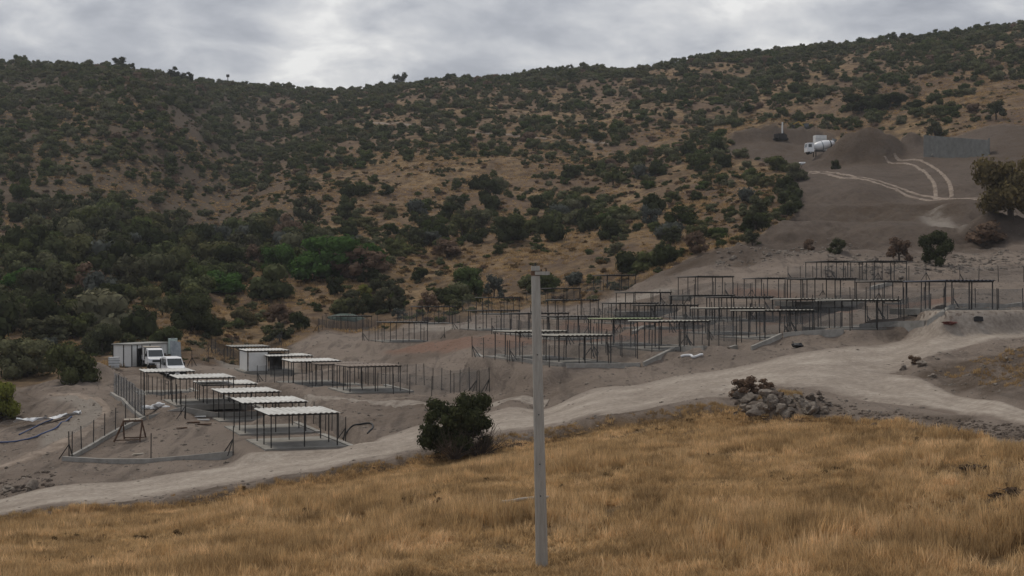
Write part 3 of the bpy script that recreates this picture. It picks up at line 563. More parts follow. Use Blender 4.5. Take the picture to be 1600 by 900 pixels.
SBEAM = MB().box(-.04, .04, -SD/2+.05, SD/2-.05, ROOFH-.16, ROOFH-.07).mesh('side_rail'); SBEAM.materials.append(MATS['steel_dark'])
SLAB = MB().box(-SW/2-.5, SW/2+.5, -SD/2-.6, SD/2+1.4, -.35, .10).mesh('floor_slab'); SLAB.materials.append(MATS['slab'])
CURB = MB().box(SW/2+.55, SW/2+.95, -SD/2-.9, SD/2+3.0, -.35, .16).mesh('kerb'); CURB.materials.append(MATS['concrete'])
PP = [(-SW/2, -SD/2), (0, -SD/2), (SW/2, -SD/2), (-SW/2, SD/2), (0, SD/2), (SW/2, SD/2), (-SW/2, 0), (SW/2, 0)]
for k, s in SHELT.items():
    g0 = s['z']; e = empty('kennel_shelter', (s['x'], s['y'], g0), TH+R(random.uniform(-1.5, 1.5)), LAB[k][0], 'shelter', LAB[k][1])
    obj('roof', ROOFS[s['kind']], None, e); [obj('roof_beam', BEAM, None, e, (0, y_, 0)) for y_ in (-SD/2, 0, SD/2)]; [obj('side_rail', SBEAM, None, e, (x_, 0, 0)) for x_ in (-SW/2, SW/2)]; obj('floor_slab', SLAB, None, e)
    if k[0] == 'a' or k in ('g8','g10','g15','g21','g27','b6'): obj('kerb', CURB, None, e)
    for p in PP: obj('post', POST, None, e, (p[0], p[1], 0))
    if k == 'b2':   # one bay closed in with white boards
        obj('side_panel', MB().box(-SW/2+.06, -.1, -SD/2-.09, -SD/2-.05, 0.12, ROOFH-.2), 'panel_white', e); obj('side_panel', MB().box(-SW/2-.10, -SW/2-.06, -SD/2+.05, SD/2-.05, 0.12, ROOFH-.2), 'panel_white', e)
        obj('hanging_cloth', MB().add([(x_, -SD/2-.12+.08*math.sin(x_*9), z_) for z_ in (.2, .8, 1.5, 2.0) for x_ in np.linspace(.1, 1.5, 9)], [(r_*9+c, r_*9+c+1, r_*9+c+10, r_*9+c+9) for r_ in range(3) for c in range(8)]), 'steel_dark', e)
    KEEP.append((s['x'], s['y'], 7))
# ------------------------------------------------------------------ fences and low concrete walls
def post_mesh(h, mat='steel_dark', w=.058):
    me = MB().box(-w/2, w/2, -w/2, w/2, -.3, h).mesh('post'); me.materials.append(MATS[mat]); return me
FP = {h: post_mesh(h) for h in (1.5, 1.7, 1.9, 2.1)}
def along(pts, step):
    out = []
    for a, b in zip(pts[:-1], pts[1:]):
        a = Vector(a); b = Vector(b); n = max(1, round((b-a).xy.length/step))
        for i in range(n): p = a.lerp(b, i/n); out.append(Vector((p.x, p.y, G(p.x, p.y))))
    p = Vector(pts[-1]); out.append(Vector((p.x, p.y, G(p.x, p.y)))); return out
def fence(label, pts, step=2.3, h=1.7, wire=True, braces=(0, -1), group=None):
    ps = along(pts, step); o = ps[0]; e = empty('wire_fence', o, 0, label, 'fence', group)
    for p in ps: obj('post', FP[h], None, e, p-o, (R(random.uniform(-1.5, 1.5)), R(random.uniform(-1.5, 1.5)), 0))
    for b in braces:
        p = ps[b]; q = ps[1] if b == 0 else ps[-2]; d = (q-p).xy.normalized(); d = Vector((d.x, d.y, 0))
        obj('brace', MB().bar(p-o+Vector((0, 0, h*.55)), p-o+d*.75+Vector((0, 0, .02)), .055), 'steel_dark', e)
        s_ = Vector((-d.y, d.x, 0)); obj('brace', MB().bar(p-o+Vector((0, 0, h*.55)), p-o+s_*.7+Vector((0, 0, .02)), .055), 'steel_dark', e)
    if wire:
        v = []; f = []
        for i, p in enumerate(ps): v += [p-o+Vector((0, 0, .06)), p-o+Vector((0, 0, h-.05))]
        for i in range(len(ps)-1): f.append((2*i, 2*i+2, 2*i+3, 2*i+1))
        obj('wire_mesh', MB().add(v, f), 'wire', e)
    for p in ps: KEEP.append((p.x, p.y, 1.5))
    return e
def low_wall(label, pts, w=.25, h=.28, group=None, mat='concrete'):
    ps = along(pts, 3.5); o = ps[0]; v = []; f = []; n = len(ps)
    for i, p in enumerate(ps):
        d = (ps[min(i+1, n-1)]-ps[max(i-1, 0)]).xy.normalized(); s_ = Vector((-d.y, d.x, 0))*w/2; q = p-o
        v += [q-s_-Vector((0,0,.9)), q+s_-Vector((0,0,.9)), q+s_+Vector((0,0,h)), q-s_+Vector((0,0,h))]
    for i in range(n-1):
        a = 4*i; f += [(a+j, a+4+j, a+4+(j+1) % 4, a+(j+1) % 4) for j in range(4)]
    f += [(3, 2, 1, 0), (4*n-4, 4*n-3, 4*n-2, 4*n-1)]
    return tag(obj('low_concrete_wall', MB().add(v, f), mat, loc=o), label, 'wall', group)
# the empty yard at the near left
yA, yB, yC, yD = at(108, 718, 70, 130), at(364, 711, 70, 130), at(226, 655, 90, 140), at(338, 650, 90, 140)
fence('widely spaced dark fence posts along the near side of the empty yard', [yA+Vector((.2,0,0)), yB], 5.0, 1.9, False, (-1,))
fence('dark wire fence climbing the left side of the empty yard', [yA, yC], 2.6, 1.9, True, (0,))
low_wall('low concrete kerb along the near edge of the empty yard', [yA-Vector((.3,.4,0)), yB])
low_wall('low concrete kerb under the left fence of the yard', [yA+Vector((.1,.3,0)), yC])
low_wall('low concrete kerb across the back of the empty yard', [yC+Vector((.3,.1,0)), yD, at(402, 648, 90, 140)])
yE = at(178, 618, 100, 150); sf = empty('mesh_fence', yC, 0, 'screen of upright grey mesh panels on the left of the lower row', 'fence')
n_s = 11
for i in range(n_s):
    p = yC.lerp(yE, (i+.1)/n_s); q = yC.lerp(yE, (i+.98)/n_s); p.z = G(p.x, p.y); q.z = G(q.x, q.y); o = yC
    obj('mesh_panel', MB().bar(p-o+Vector((0,0,1.15)), q-o+Vector((0,0,1.15)), .03, 2.1-.1*(i % 3)), 'wire_dense', sf); obj('post', FP[2.1], None, sf, p-o)
low_wall('low concrete kerb under the grey mesh panel screen', [yC-Vector((.25,0,0)), yE-Vector((.25,0,0))])
# lower left row: fences between the plots
fence('wire fence with braced posts beside the lane to the row below the bank', [at(402, 590, 90, 140), at(520, 607, 90, 140), at(640, 616, 90, 140), at(745, 612, 90, 140)], 2.2, 1.7, True, (0, -1))
fence('fence of bare dark posts at the foot of the earth bank', [at(560, 592, 110, 160), at(650, 602, 110, 150), at(765, 612, 100, 135)], 2.0, 1.9, True, (-1,))
fence('wire fence behind the parked pickup trucks', [at(300, 573, 140, 190), at(420, 566, 130, 190)], 2.5, 1.9, True, (0, -1))
fence('wire fence along the back of the plots beside the white boarded shelter', [at(330, 553, 150, 200), at(362, 548, 150, 200), at(440, 540, 150, 210)], 2.5, 1.9, True, (0,))
fence('wire fence on the right of the nearest white-roofed shelter', [at(540, 690, 85, 110), at(490, 662, 95, 120)], 2.4, 1.7, True, (0,))
fence('row of posts left of the lower shelters beside the mesh panels', [at(290, 655, 100, 130), at(252, 625, 110, 150), at(220, 600, 120, 160)], 3.0, 1.9, False, (0,))
# terraces: each plot has its own fence
for k, s in SHELT.items():
    if k[0] != 'g': continue
    c0 = Vector((s['x'], s['y'], 0)); P_ = [c0+FX*a+FY*b for a, b in ((-3.6, 4.0), (-3.6, -3.9), (3.7, -3.9), (3.7, 4.0))]
    fence('post and wire fence round the '+LAB[k][2], P_[:4] if k in ('g8','g10','g15','g21','g27') else P_[:3], 2.5, 1.7, True, (1 if False else 0, -1), LAB[k][1].replace('shelters', 'fences'))
fence('grey netted fence at the far left edge of the upper terraces', [at(497, 520, 150, 200), at(545, 512, 150, 210), at(590, 508, 160, 210)], 2.2, 1.9, True, (0,))
fence('distant wire fence along the track above the terraces on the right', [at(1500, 442, 120, 200), at(1560, 440, 120, 200), at(1640, 440, 120, 200)], 2.6, 1.7, True, (0,))
for lab, pp, lo, hi in [
 ('low concrete wall edging the foremost terrace left of the pole', [(746,557),(800,563),(880,573)], 95, 135),
 ('low concrete wall edging the foremost terrace right of the pole', [(885,574),(940,574),(1000,573)], 90, 120),
 ('sloping concrete kerb climbing right beside the first terrace', [(1005,572),(1030,560),(1052,549)], 90, 125),
 ('low concrete wall in front of the second terrace', [(1056,548),(1100,546),(1150,545)], 90, 125),
 ('sloping concrete kerb between the second and third terraces', [(1174,547),(1198,537),(1220,527)], 90, 125),
 ('low concrete wall in front of the third terrace', [(1224,526),(1270,522),(1318,520)], 90, 125),
 ('low concrete wall in front of the fourth terrace', [(1345,512),(1400,508),(1446,507)], 95, 130),
 ('sloping concrete kerb between the fourth and fifth terraces', [(1450,507),(1472,493),(1490,481)], 95, 135),
 ('low concrete wall in front of the fifth terrace at far right', [(1494,480),(1540,479),(1600,477)], 95, 140)]:
    low_wall(lab, [at(p, q, lo, hi) for p, q in pp], .3, .3, 'kerbs of the terraces')
for lab, pp, lo, hi in [('sloping concrete kerb midway up the second terrace row', [(990,522),(1020,512)], 100, 150), ('sloping concrete kerb below the fifth terrace row', [(1360,452),(1392,444)], 110, 170)]:
    low_wall(lab, [at(p, q, lo, hi) for p, q in pp], .4, .3, 'kerbs of the terraces')
# green net heap at the far left terrace
def lump(name, label, cat, loc, sx, sy, sz, mat, seed, group=None, rough=.25, rz=0, sub=2):
    g = np.random.default_rng(seed); v, f = (IV2, IF2) if sub == 2 else (IV3, IF3); d = v.copy()
    k = g.normal(size=(5, 3))*1.6; ph = g.random(5)*6.28
    r = 1+rough*sum(np.sin(d @ k[i]*1.3+ph[i])/(1+.3*i) for i in range(5))*.5+g.normal(size=len(d))*rough*.12
    w = d*r[:, None]
    for _ in range(7):    # flat broken faces
        n = g.normal(size=3); n /= np.linalg.norm(n); h = g.uniform(.62, .9); ex = np.maximum(w @ n-h, 0); w = w-ex[:, None]*n*.9
    w = w*np.array([sx, sy, sz])
    b = MB().add(w.tolist(), f); return tag(obj(name, b, mat, loc=loc, rot=rz), label, cat, group)
p = at(538, 514, 150, 215); lump('net_heap', 'low heap under dark green netting at the left end of the terraces', 'heap', p+Vector((0, 3, .5)), 3.6, 1.6, 1.7, 'net_green', 5, rough=.15, sub=3)

# ------------------------------------------------------------------ concrete pole
pb = on(847, 40.0); pe = empty('concrete_pole', pb, 0, 'tall tapering concrete utility pole standing in the dry grass', 'pole')
tv = Vector((-.19, .05, 8.62)); sh = MB(); seg = 12; pts = [tv*(i/seg) for i in range(seg+1)]; pts[0] = Vector((0, 0, -.5))
sh.tube(pts, [.178-.055*i/seg for i in range(seg+1)], 20); obj('shaft', sh, 'pole_concrete', pe)
ca = tv*.976
obj('crossarm', MB().box(-.02, .40, -.05, .05, -.05, .05), 'pole_concrete', pe, ca+Vector((0, -.09, 0)))
obj('clamp_band', MB().tube([ca-Vector((0,0,.07)), ca+Vector((0,0,.07))], .138, 20), 'steel_rust', pe)
for dx in (.16, .3): obj('insulator_pin', MB().tube([(0,0,0),(0,0,.06)], .018, 8), 'steel_dark', pe, ca+Vector((dx, -.09, .05)))
obj('top_pin', MB().tube([(0,0,0),(0,0,.09)], [.03, .015], 8), 'steel_dark', pe, tv)
for z_ in (2.1, 3.0, 4.4, 6.1): obj('bolt_hole', MB().tube([(0,0,0),(0,-.03,0)], .02, 8), 'steel_dark', pe, tv*(z_/8.62)+Vector((0, -.155+.0065*z_, 0)))

# ------------------------------------------------------------------ vehicles
def wheel(parent, x, y, r, w):
    s = 1 if y > 0 else -1
    e = obj('wheel', MB().tube([(0,-w/2,0),(0,-w/2+.03,0),(0,w/2-.03,0),(0,w/2,0)], [r*.9, r, r, r*.9], 20), 'tyre', parent, (x, y, r))
    obj('rim', MB().tube([(0, s*(w/2-.01), 0), (0, s*(w/2+.02), 0)], [r*.58, r*.5], 14), 'rim', e)
def pickup(loc, rz, label, dbl=True, cage=False, k=1.0):
    e = empty('pickup_truck', loc, rz, label, 'pickup truck', None, k); H = 2.25; cl = 1.35 if dbl else .55   # cab length behind the door pillar
    # x forward; front bumper at 2.9
    prof = [(2.88,.42),(2.92,.75),(2.80,1.08),(2.05,1.28),(1.28,2.10),(.95,2.22),(-cl+.1,2.25),(-cl,2.15),(-cl,.42)]
    ins = lambda x, z: 0.0 if z < 1.3 else .13*(z-1.28)/.95
    obj('cab', MB().prism(prof, -.98, .98, ins), 'paint_white', e)
    def pane(a, b, c, d, name='side_window', off=(0,0,0)):
        q = [Vector(v)+Vector(off) for v in (a, b, c, d)]; n = (q[1]-q[0]).cross(q[3]-q[0]).normalized()*.012
        obj(name, MB().add([v-n for v in q]+[v+n for v in q], [(0,3,2,1),(4,5,6,7),(0,1,5,4),(1,2,6,5),(2,3,7,6),(3,0,4,7)]), 'glass_dark', e)
    pane((1.99,-.86,1.345),(1.99,.86,1.345),(1.32,.80,2.06),(1.32,-.80,2.06), 'windscreen', (.012,0,.012))
    for s in (-1, 1):
        yy = lambda z: s*(.985-.13*(z-1.28)/.95)
        pane((1.62,yy(1.32),1.32),(.62,yy(1.32),1.32),(.62,yy(2.03),2.03),(1.12,yy(2.03),2.03))
        if dbl: pane((.48,yy(1.32),1.32),(-1.0,yy(1.32),1.32),(-1.0,yy(2.03),2.03),(.48,yy(2.03),2.03))
        obj('headlight', MB().add([(2.86,s*.60,.92),(2.86,s*.93,.90),(2.72,s*.97,1.14),(2.80,s*.62,1.04),(2.95,s*.60,.92),(2.93,s*.90,.90),(2.76,s*.94,1.15),(2.87,s*.62,1.05)], [(0,1,2,3),(7,6,5,4),(0,4,5,1),(1,5,6,2),(2,6,7,3),(3,7,4,0)]), 'lamp_glass', e)
        obj('mirror', MB().box(1.35, 1.47, s*1.12-.1, s*1.12+.1, 1.32, 1.68), 'black_plastic', e)
        obj('door_handle', MB().box(.70, .86, s*.985-.02, s*.985+.02, 1.12, 1.16), 'black_plastic', e)
    obj('grille', MB().box(2.84, 2.945, -.52, .52, .72, .98), 'black_plastic', e)
    obj('bumper', MB().box(2.72, 3.0, -.97, .97, .36, .60), 'black_plastic', e)
    obj('number_plate', MB().box(3.0, 3.02, -.26, .26, .44, .56), 'panel_white', e)
    obj('chassis', MB().box(-3.0, 2.6, -.45, .45, .35, .6), 'steel_dark', e)
    b0, b1 = -3.1, -cl-.08
    obj('load_bed', MB().box(b0, b1, -1.02, 1.02, .78, .9), 'paint_white', e)
    for s in (-1, 1): obj('drop_side', MB().box(b0, b1, s*1.03-.025, s*1.03+.025, .9, 1.32), 'paint_white', e)
    obj('tailgate', MB().box(b0-.05, b0, -1.02, 1.02, .9, 1.32), 'paint_white', e)
    obj('headboard', MB().box(b1, b1+.05, -1.02, 1.02, .9, 2.0 if not cage else 2.3), 'steel_dark', e)
    if cage:
        obj('load_box', MB().box(b0+.05, b1-.05, -.96, .96, .95, 2.32), 'panel_white', e); obj('box_roof', MB().box(b0, b1, -1.0, 1.0, 2.32, 2.38), 'wood_pale', e)
    for x in (1.95, -1.95):
        for y in (-.86, .86): wheel(e, x, y, .36, .24)
    return e
v1 = on(268, 150.5); pickup(v1, R(-64), 'white double-cab dropside pickup truck parked nearest the shelters', True, False, 0.93)
v2 = on(240, 157.0); pickup(v2, R(-68), 'white pickup truck with boxed load bed parked by the cabin', False, True, 0.93)
KEEP += [(v1.x, v1.y, 6), (v2.x, v2.y, 6)]
# site cabin
cc = on(206, 158.0); GD = Vector((-.9, .43, 0)).normalized(); LD = Vector((GD.y, -GD.x, 0)); rz = math.atan2(LD.y, LD.x)
ce = empty('site_cabin', cc, rz, 'white prefabricated site cabin with dark door behind the pickups', 'cabin')   # local x along the long side (away), local y along the gable (to the left)
WD, LG, HT = 2.75, 6.4, 2.5
obj('base_frame', MB().box(0, LG, 0, WD, -.25, .12), 'steel_dark', ce)
for i, (a, b) in enumerate([(.04,.9),(1.75,3.1),(3.1,LG-.04)]): obj('wall_panel', MB().box(a+.03, b-.03, .04, .10, .12, HT), 'panel_white', ce)
obj('wall_panel', MB().box(.93, 1.72, .04, .10, 2.12, HT), 'panel_white', ce)
for a, b in ((.04, 1.2), (1.2, WD-.04)): obj('wall_panel', MB().box(.04, .10, a+.04, b-.03, .12, HT), 'panel_white', ce)
obj('wall_panel', MB().box(LG-.1, LG-.04, .1, WD-.1, .12, HT), 'panel_white', ce); obj('wall_panel', MB().box(.1, LG-.1, WD-.1, WD-.04, .12, HT), 'panel_white', ce)
for x, y in ((.03,.03),(LG-.03,.03),(.03,WD-.03),(LG-.03,WD-.03),(1.72,.03),(.93,.03),(.03,1.2),(3.1,.03)): obj('corner_post', MB().box(x-.045, x+.045, y-.045, y+.045, .1, HT+.02), 'steel_dark', ce)
obj('roof', MB().box(-.1, LG+.1, -.1, WD+.1, HT+.02, HT+.17), 'roof_grey', ce)
obj('door', MB().box(.98, 1.68, .3, .34, .12, 2.1), 'black_plastic', ce)
for x in (2.2, 4.3): w_ = obj('window', MB().box(x, x+.7, .015, .038, 1.15, 1.95), 'glass_dark', ce); obj('window_frame', MB().box(x+.33, x+.37, .0, .013, 1.15, 1.95), 'panel_white', w_)
KEEP += [(cc.x+1, cc.y+3, 6)]
p = on(178, 154); te = empty('water_tank', p, R(20), 'translucent plastic water tank in a wire cage beside the cabin', 'tank')
obj('tank_body', MB().box(-.55, .55, -.5, .5, .15, 1.25), 'tank_plastic', te); obj('pallet', MB().box(-.6, .6, -.52, .52, 0, .14), 'wood_pale', te)
cg = MB()
for z_ in (.3, .6, .9, 1.2):
    for s in (-1, 1): cg.bar((-.58, s*.53, z_), (.58, s*.53, z_), .03); cg.bar((s*.58, -.53, z_), (s*.58, .53, z_), .03)
obj('cage', cg, 'steel_dark', te)
p = on(270, 164); te = empty('water_tank', p, R(10), 'pale green plastic tank standing behind the front pickup', 'tank')
obj('tank_body', MB().box(-.5, .5, -.5, .5, .1, 1.9), 'tank_green', te); obj('lid', MB().tube([(0,0,1.9),(0,0,1.98)], .25, 14), 'black_plastic', te)
p = on(285, 160); be = empty('sheet_stack', p, R(60), 'stack of blue-grey metal sheets leaning right of the pickup', 'sheets')
for i in range(4): obj('metal_sheet', MB().bar((-.9+.1*i, .12*i, .05), (-.6+.1*i, .12*i+.5, 2.4-.1*i), 1.6, .03, (0,1,0)), 'sheet_metal', be)
# rusty steel frame in the yard
p = at(205, 688, 80, 120); fe = empty('steel_frame', p, R(18), 'rusty brown steel trestle frame standing in the empty yard', 'frame')
c4 = [(-.55,-.5),(.75,-.5),(.75,.55),(-.55,.55)]; ft = [(-1.25,-.8),(.55,-.9),(1.1,.6),(-.45,.9)]
for (x, y), (a, b) in zip(c4, ft): obj('leg', MB().bar((a, b, 0), (x, y, 1.45), .11), 'steel_rust', fe)
for i in range(4): obj('top_rail', MB().bar((*c4[i], 1.45), (*c4[(i+1) % 4], 1.45), .11), 'steel_rust', fe)
for i in (0, 2): obj('foot_rail', MB().bar((*ft[i], .12), (*ft[(i+1) % 4], .12), .07), 'steel_rust', fe)
for i in range(3): obj('board', MB().box(-.5+.4*i, -.15+.4*i, -.45, .5, 1.5, 1.55), 'wood_pale', fe, rot=R(4*i-4))
# cement mixer lorry
p = at(1284, 243, 300, 420); p = on(1284, 350)
me_ = empty('mixer_lorry', p, R(187), 'white concrete mixer lorry parked before the brown spoil heap', 'lorry', None, 0.95)
obj('chassis', MB().box(-4.2, 4.0, -.5, .5, .75, 1.05), 'steel_dark', me_)
obj('cab', MB().prism([(4.3,.6),(4.35,1.7),(4.15,2.9),(2.5,3.0),(2.45,.6)], -1.2, 1.2), 'paint_white', me_)
obj('windscreen', MB().add([(4.37,-1.05,1.75),(4.37,1.05,1.75),(4.19,1.0,2.75),(4.19,-1.0,2.75)], [(0,1,2,3)]), 'glass_dark', me_)
for s in (-1, 1): obj('side_window', MB().box(3.1, 4.0, s*1.205-.01, s*1.205+.01, 1.75, 2.6), 'glass_dark', me_)
dr = MB(); ax = [(2.1, 1.5), (1.9, 1.9), (.8, 2.15), (-.8, 2.5), (-2.2, 2.85), (-3.3, 3.1)]; dr.tube([(x, 0, z) for x, z in ax], [.5, .9, 1.2, 1.25, .95, .55], 20); d_ = obj('drum', dr, 'paint_white', me_)
obj('drum_band', MB().tube([(-2.05,0,2.815),(-2.35,0,2.885)], [1.0,.94], 20), 'steel_dark', d_)
obj('drum_band', MB().tube([(.15,0,2.28),(-.1,0,2.34)], [1.235,1.25], 20), 'sheet_metal', d_)
obj('chute', MB().bar((-3.5,0,2.7), (-4.4,0,1.5), .5, .12), 'sheet_metal', me_); obj('hopper', MB().tube([(-3.3,0,3.3),(-3.5,0,4.0)], [.35,.7], 12), 'sheet_metal', me_)
for x in (3.4, -1.6, -2.9):
    for y in (-1.0, 1.0): wheel(me_, x, y, .52, .34)
p = on(1281, 366); wb = empty('white_silo_box', p, R(8), 'white panelled box on legs behind the mixer lorry', 'box')
for i in range(3): obj('panel', MB().box(-1.5+i*1.0+.02, -.5+i*1.0-.02, -1, 1, 1.6, 5.6), 'panel_white', wb)
for x in (-1.4, 1.4):
    for y in (-.9, .9): obj('leg', MB().box(x-.1, x+.1, y-.1, y+.1, -.3, 1.6), 'steel_dark', wb)
for z_ in (2.6, 3.6, 4.6): obj('rib', MB().box(-1.52, 1.52, -1.03, -1.0, z_-.04, z_+.04), 'roof_grey', wb)
# tracked drilling rig on the far left of the plateau
p = on(1220, 392); rg = empty('drilling_rig', p, R(30), 'small dark machine with a thin pale upright mast on the plateau edge', 'machine')
for s in (-1, 1): obj('track', MB().prism([(1.6,.1),(1.8,.45),(1.5,.8),(-1.5,.8),(-1.8,.45),(-1.6,.1)], s*.95-.25, s*.95+.25), 'tyre', rg)
obj('body', MB().prism([(1.5,.85),(1.5,1.6),(.4,2.0),(-1.7,1.8),(-1.7,.85)], -.9, .9), 'steel_dark', rg); obj('mast', MB().bar((.5,0,1.2), (.6,0,5.2), .3), 'panel_white', rg); obj('boom', MB().bar((1.2,0,1.5), (.6,0,3.4), .16), 'steel_dark', rg)
p = on(1262, 400); rg = empty('excavator', p, R(160), 'small yellow excavator beside bushes behind the white box', 'excavator')
for s in (-1, 1): obj('track', MB().prism([(1.5,.1),(1.7,.4),(1.4,.7),(-1.4,.7),(-1.7,.4),(-1.5,.1)], s*.9-.25, s*.9+.25), 'tyre', rg)
obj('body', MB().prism([(.9,.75),(.9,1.5),(-1.5,1.7),(-1.6,.75)], -.95, .95), 'steel_dark', rg); obj('cab', MB().prism([(.9,1.5),(.75,2.6),(-.4,2.6),(-.4,1.5)], -.1, .9), 'glass_dark', rg)
ar = obj('boom', MB().bar((.8,-.3,1.3), (2.5,-.3,3.4), .35).bar((2.5,-.3,3.4), (4.1,-.3,2.6), .3), 'yellow_paint', rg); obj('bucket', MB().prism([(4.0,2.6),(4.5,2.2),(4.2,1.5),(3.7,1.7)], -.75, .15), 'steel_dark', ar)
# concrete retaining wall
wa, wb_ = on(1443, 332), on(1545, 312); wl = empty('retaining_wall', wa, 0, 'grey panelled concrete retaining wall on the terrace at upper right', 'wall')
npn = 8
for i in range(npn):
    a = (wb_-wa)*(i/npn); b = (wb_-wa)*((i+.985)/npn); h = 5.2-1.8*(i/npn)
    h2 = 5.2-1.8*((i+1)/npn); d = (wb_-wa).normalized(); n = Vector((-d.y, d.x, 0))*.3
    z0 = -1.2; v = [a+Vector((0,0,z0)), b+Vector((0,0,z0)), b+n+Vector((0,0,z0)), a+n+Vector((0,0,z0)), a+Vector((0,0,h)), b+Vector((0,0,h2)), b+n+Vector((0,0,h2)), a+n+Vector((0,0,h))]
    obj('wall_panel', MB().add(v, [(0,3,2,1),(4,5,6,7),(0,1,5,4),(1,2,6,5),(2,3,7,6),(3,0,4,7)]), 'wall_concrete', wl)
a = wb_-wa; obj('return_wall', MB().bar(a+Vector((.1,.2,1.4)), a+Vector((1.6,4.5,1.4)), .3, 5.0), 'wall_concrete', wl)
p = at(1470, 243, 280, 345); tag(obj('concrete_block', MB().prism([(-2.2,0),(-2,.5),(2,.5),(2.2,0)], -.6, .6), 'concrete', loc=p, rot=R(-8)), 'pale concrete slab lying at the foot of the retaining wall', 'slab')

# ------------------------------------------------------------------ rubble, litter and pipes
gr = random.Random(3)
ROCKS = [(1170,632,52,36,'pale angular boulder lying on top of the rock pile'),(1180,648,60,34,'broad grey boulder at the left foot of the rock pile'),(1225,648,46,34,'blocky grey boulder at the middle foot of the rock pile'),(1268,648,44,32,'grey boulder at the right of the rock pile foot'),(1200,622,40,28,'rounded grey boulder behind the front of the rock pile'),(1158,622,40,22,'flat bleached slab at the left top of the rock pile')]
for i, (px, py, w, h, lb) in enumerate(ROCKS):
    p = at(px, py, 60, 110); m_ = p.y/F*.6; lump('boulder', lb, 'rock', p+Vector((0,0,h*m_*.35)), w*m_*.5, w*m_*.42, h*m_*.55, 'rock', 20+i, 'boulders of the rock pile', .5, gr.random()*6, 3)
def ORDW(i):
    n_o = i+1; sfx = 'th' if 10 <= n_o % 100 <= 20 else {1: 'st', 2: 'nd', 3: 'rd'}.get(n_o % 10, 'th'); return f'{n_o}{sfx}'
for i in range(48):
    px = 1146+150*(i+.5)/48; py = gr.uniform(612, 650)-(4 if px > 1290 else 0); s = gr.uniform(7, 18)*(1.15-abs(px-1210)/210)
    p = at(px, py, 60, 110); m_ = p.y/F
    lump('boulder', 'smaller broken rock, %s from the left in the rock pile' % ORDW(i), 'rock', p+Vector((0,0,s*m_*.25)), s*m_*.6, s*m_*.5, s*m_*.45, 'rock' if gr.random() < .6 else 'rock_dark', 60+i, 'smaller rocks of the rock pile', .55, gr.random()*6)
for i, (px, py, s, lb) in enumerate([(1412,578,12,'white stone left at the fork of the dirt roads'),(1440,572,14,'pale stone by the bank right of the road fork'),(1458,590,12,'white block lying on the bank at the road fork'),(48,765,20,'pale concrete lump in the rubble at lower left'),(12,768,18,'grey rock at the left end of the lower rubble'),(1366,668,12,'pale stone at the meadow edge below the branch road')]):
    p = at(px, py, 50, 130); m_ = p.y/F; lump('stone', lb, 'stone', p+Vector((0,0,s*m_*.2)), s*m_*.55, s*m_*.5, s*m_*.42, 'rock', 200+i, None, .5, gr.random()*6)
def pipe(name, label, cat, pts, r, mat, lo, hi, lift=.05):
    P = [at(a, b, lo, hi) for a, b in pts]; o = P[0]; Q_ = cat_([(p.x, p.y, p.z) for p in P], len(P)*6)
    return tag(obj(name, MB().tube([Vector((x, y, max(z, G(x, y))+lift))-o for x, y, z in Q_], r, 6), mat, loc=o), label, cat)
pipe('water_pipe', 'long blue plastic pipe lying on the bare ground at left', 'pipe', [(0,692),(28,690),(60,682),(90,668),(112,652)], .07, 'blue_pipe', 90, 135)
pipe('water_pipe', 'short blue pipe curving beside the white sheeting at left', 'pipe', [(30,680),(55,668),(80,657),(105,650)], .06, 'blue_pipe', 90, 140)
pipe('black_hose', 'black hose looping over the bank right of the nearest shelter', 'hose', [(536,686),(545,672),(562,664),(580,663),(582,670),(574,678)], .06, 'black_plastic', 85, 120)
pipe('fallen_branch', 'pale bleached branch lying in the meadow beside the pole', 'branch', [(782,803),(800,801),(815,798),(836,796),(858,795)], .07, 'wood_pale', 40, 70, .42)
pipe('white_rag', 'white strip of sheeting dropped on the spoil heap below the terraces', 'litter', [(1064,558),(1078,556),(1084,559),(1098,555)], .10, 'plastic_sheet', 90, 130)
p = at(75, 660, 90, 140); g = np.random.default_rng(8); nx_, ny_ = 22, 8; v = []
for i in range(nx_):
    for j in range(ny_):
        x = (i/(nx_-1)-.5)*4.6; y = (j/(ny_-1)-.5)*(1.1+.5*math.sin(i*.6)); v.append((x, y+x*.55, .12+.16*max(0, x)+.13*math.sin(i*.8+j*.7)*math.cos(j*1.3)+.05*g.normal()))
tag(obj('plastic_sheeting', MB().add(v, [(i*ny_+j, (i+1)*ny_+j, (i+1)*ny_+j+1, i*ny_+j+1) for i in range(nx_-1) for j in range(ny_-1)]), 'plastic_sheet', loc=p+Vector((0,0,.2)), rot=R(6)), 'crumpled white plastic sheeting on the bare ground at left', 'sheeting')
p = at(243, 641, 95, 135)
for i in range(4): lump('sack', ['white sack at the left of the heap behind the yard','white sack in the middle of the heap behind the yard','white sack on top of the heap behind the yard','white sack at the right of the heap behind the yard'][i], 'sack', p+Vector((-.8+.55*i, .1*(i % 2), .2+(.25 if i == 2 else 0))), .45, .32, .22, 'plastic_sheet', 300+i, 'white sacks', .25, R(20*i))
for i, (px, py, l, a, mt, lb) in enumerate([(311,652,1.1,5,'panel_white','pale plank behind the other boards at the back of the yard'),(316,657,1.2,-8,'panel_white','white plank lying in front of the pale one in the yard'),(302,661,1.0,12,'steel_rust','brown board on the yard floor by the white planks'),(284,670,.8,25,'steel_rust','dark offcut lying alone in the middle of the yard'),(216,711,.8,30,'wood_pale','pale stick by the kerb at the front of the yard'),(318,664,1.2,-3,'steel_rust','brown board lying nearest the shelters in the yard')]):
    p = at(px, py, 85, 130); tag(obj('board', MB().prism([(-l/2,0),(-l/2+.04,.07),(l/2-.02,.09),(l/2,0)], -.14, .14), mt, loc=p+Vector((0,0,.03)), rot=R(a)), lb, 'board')
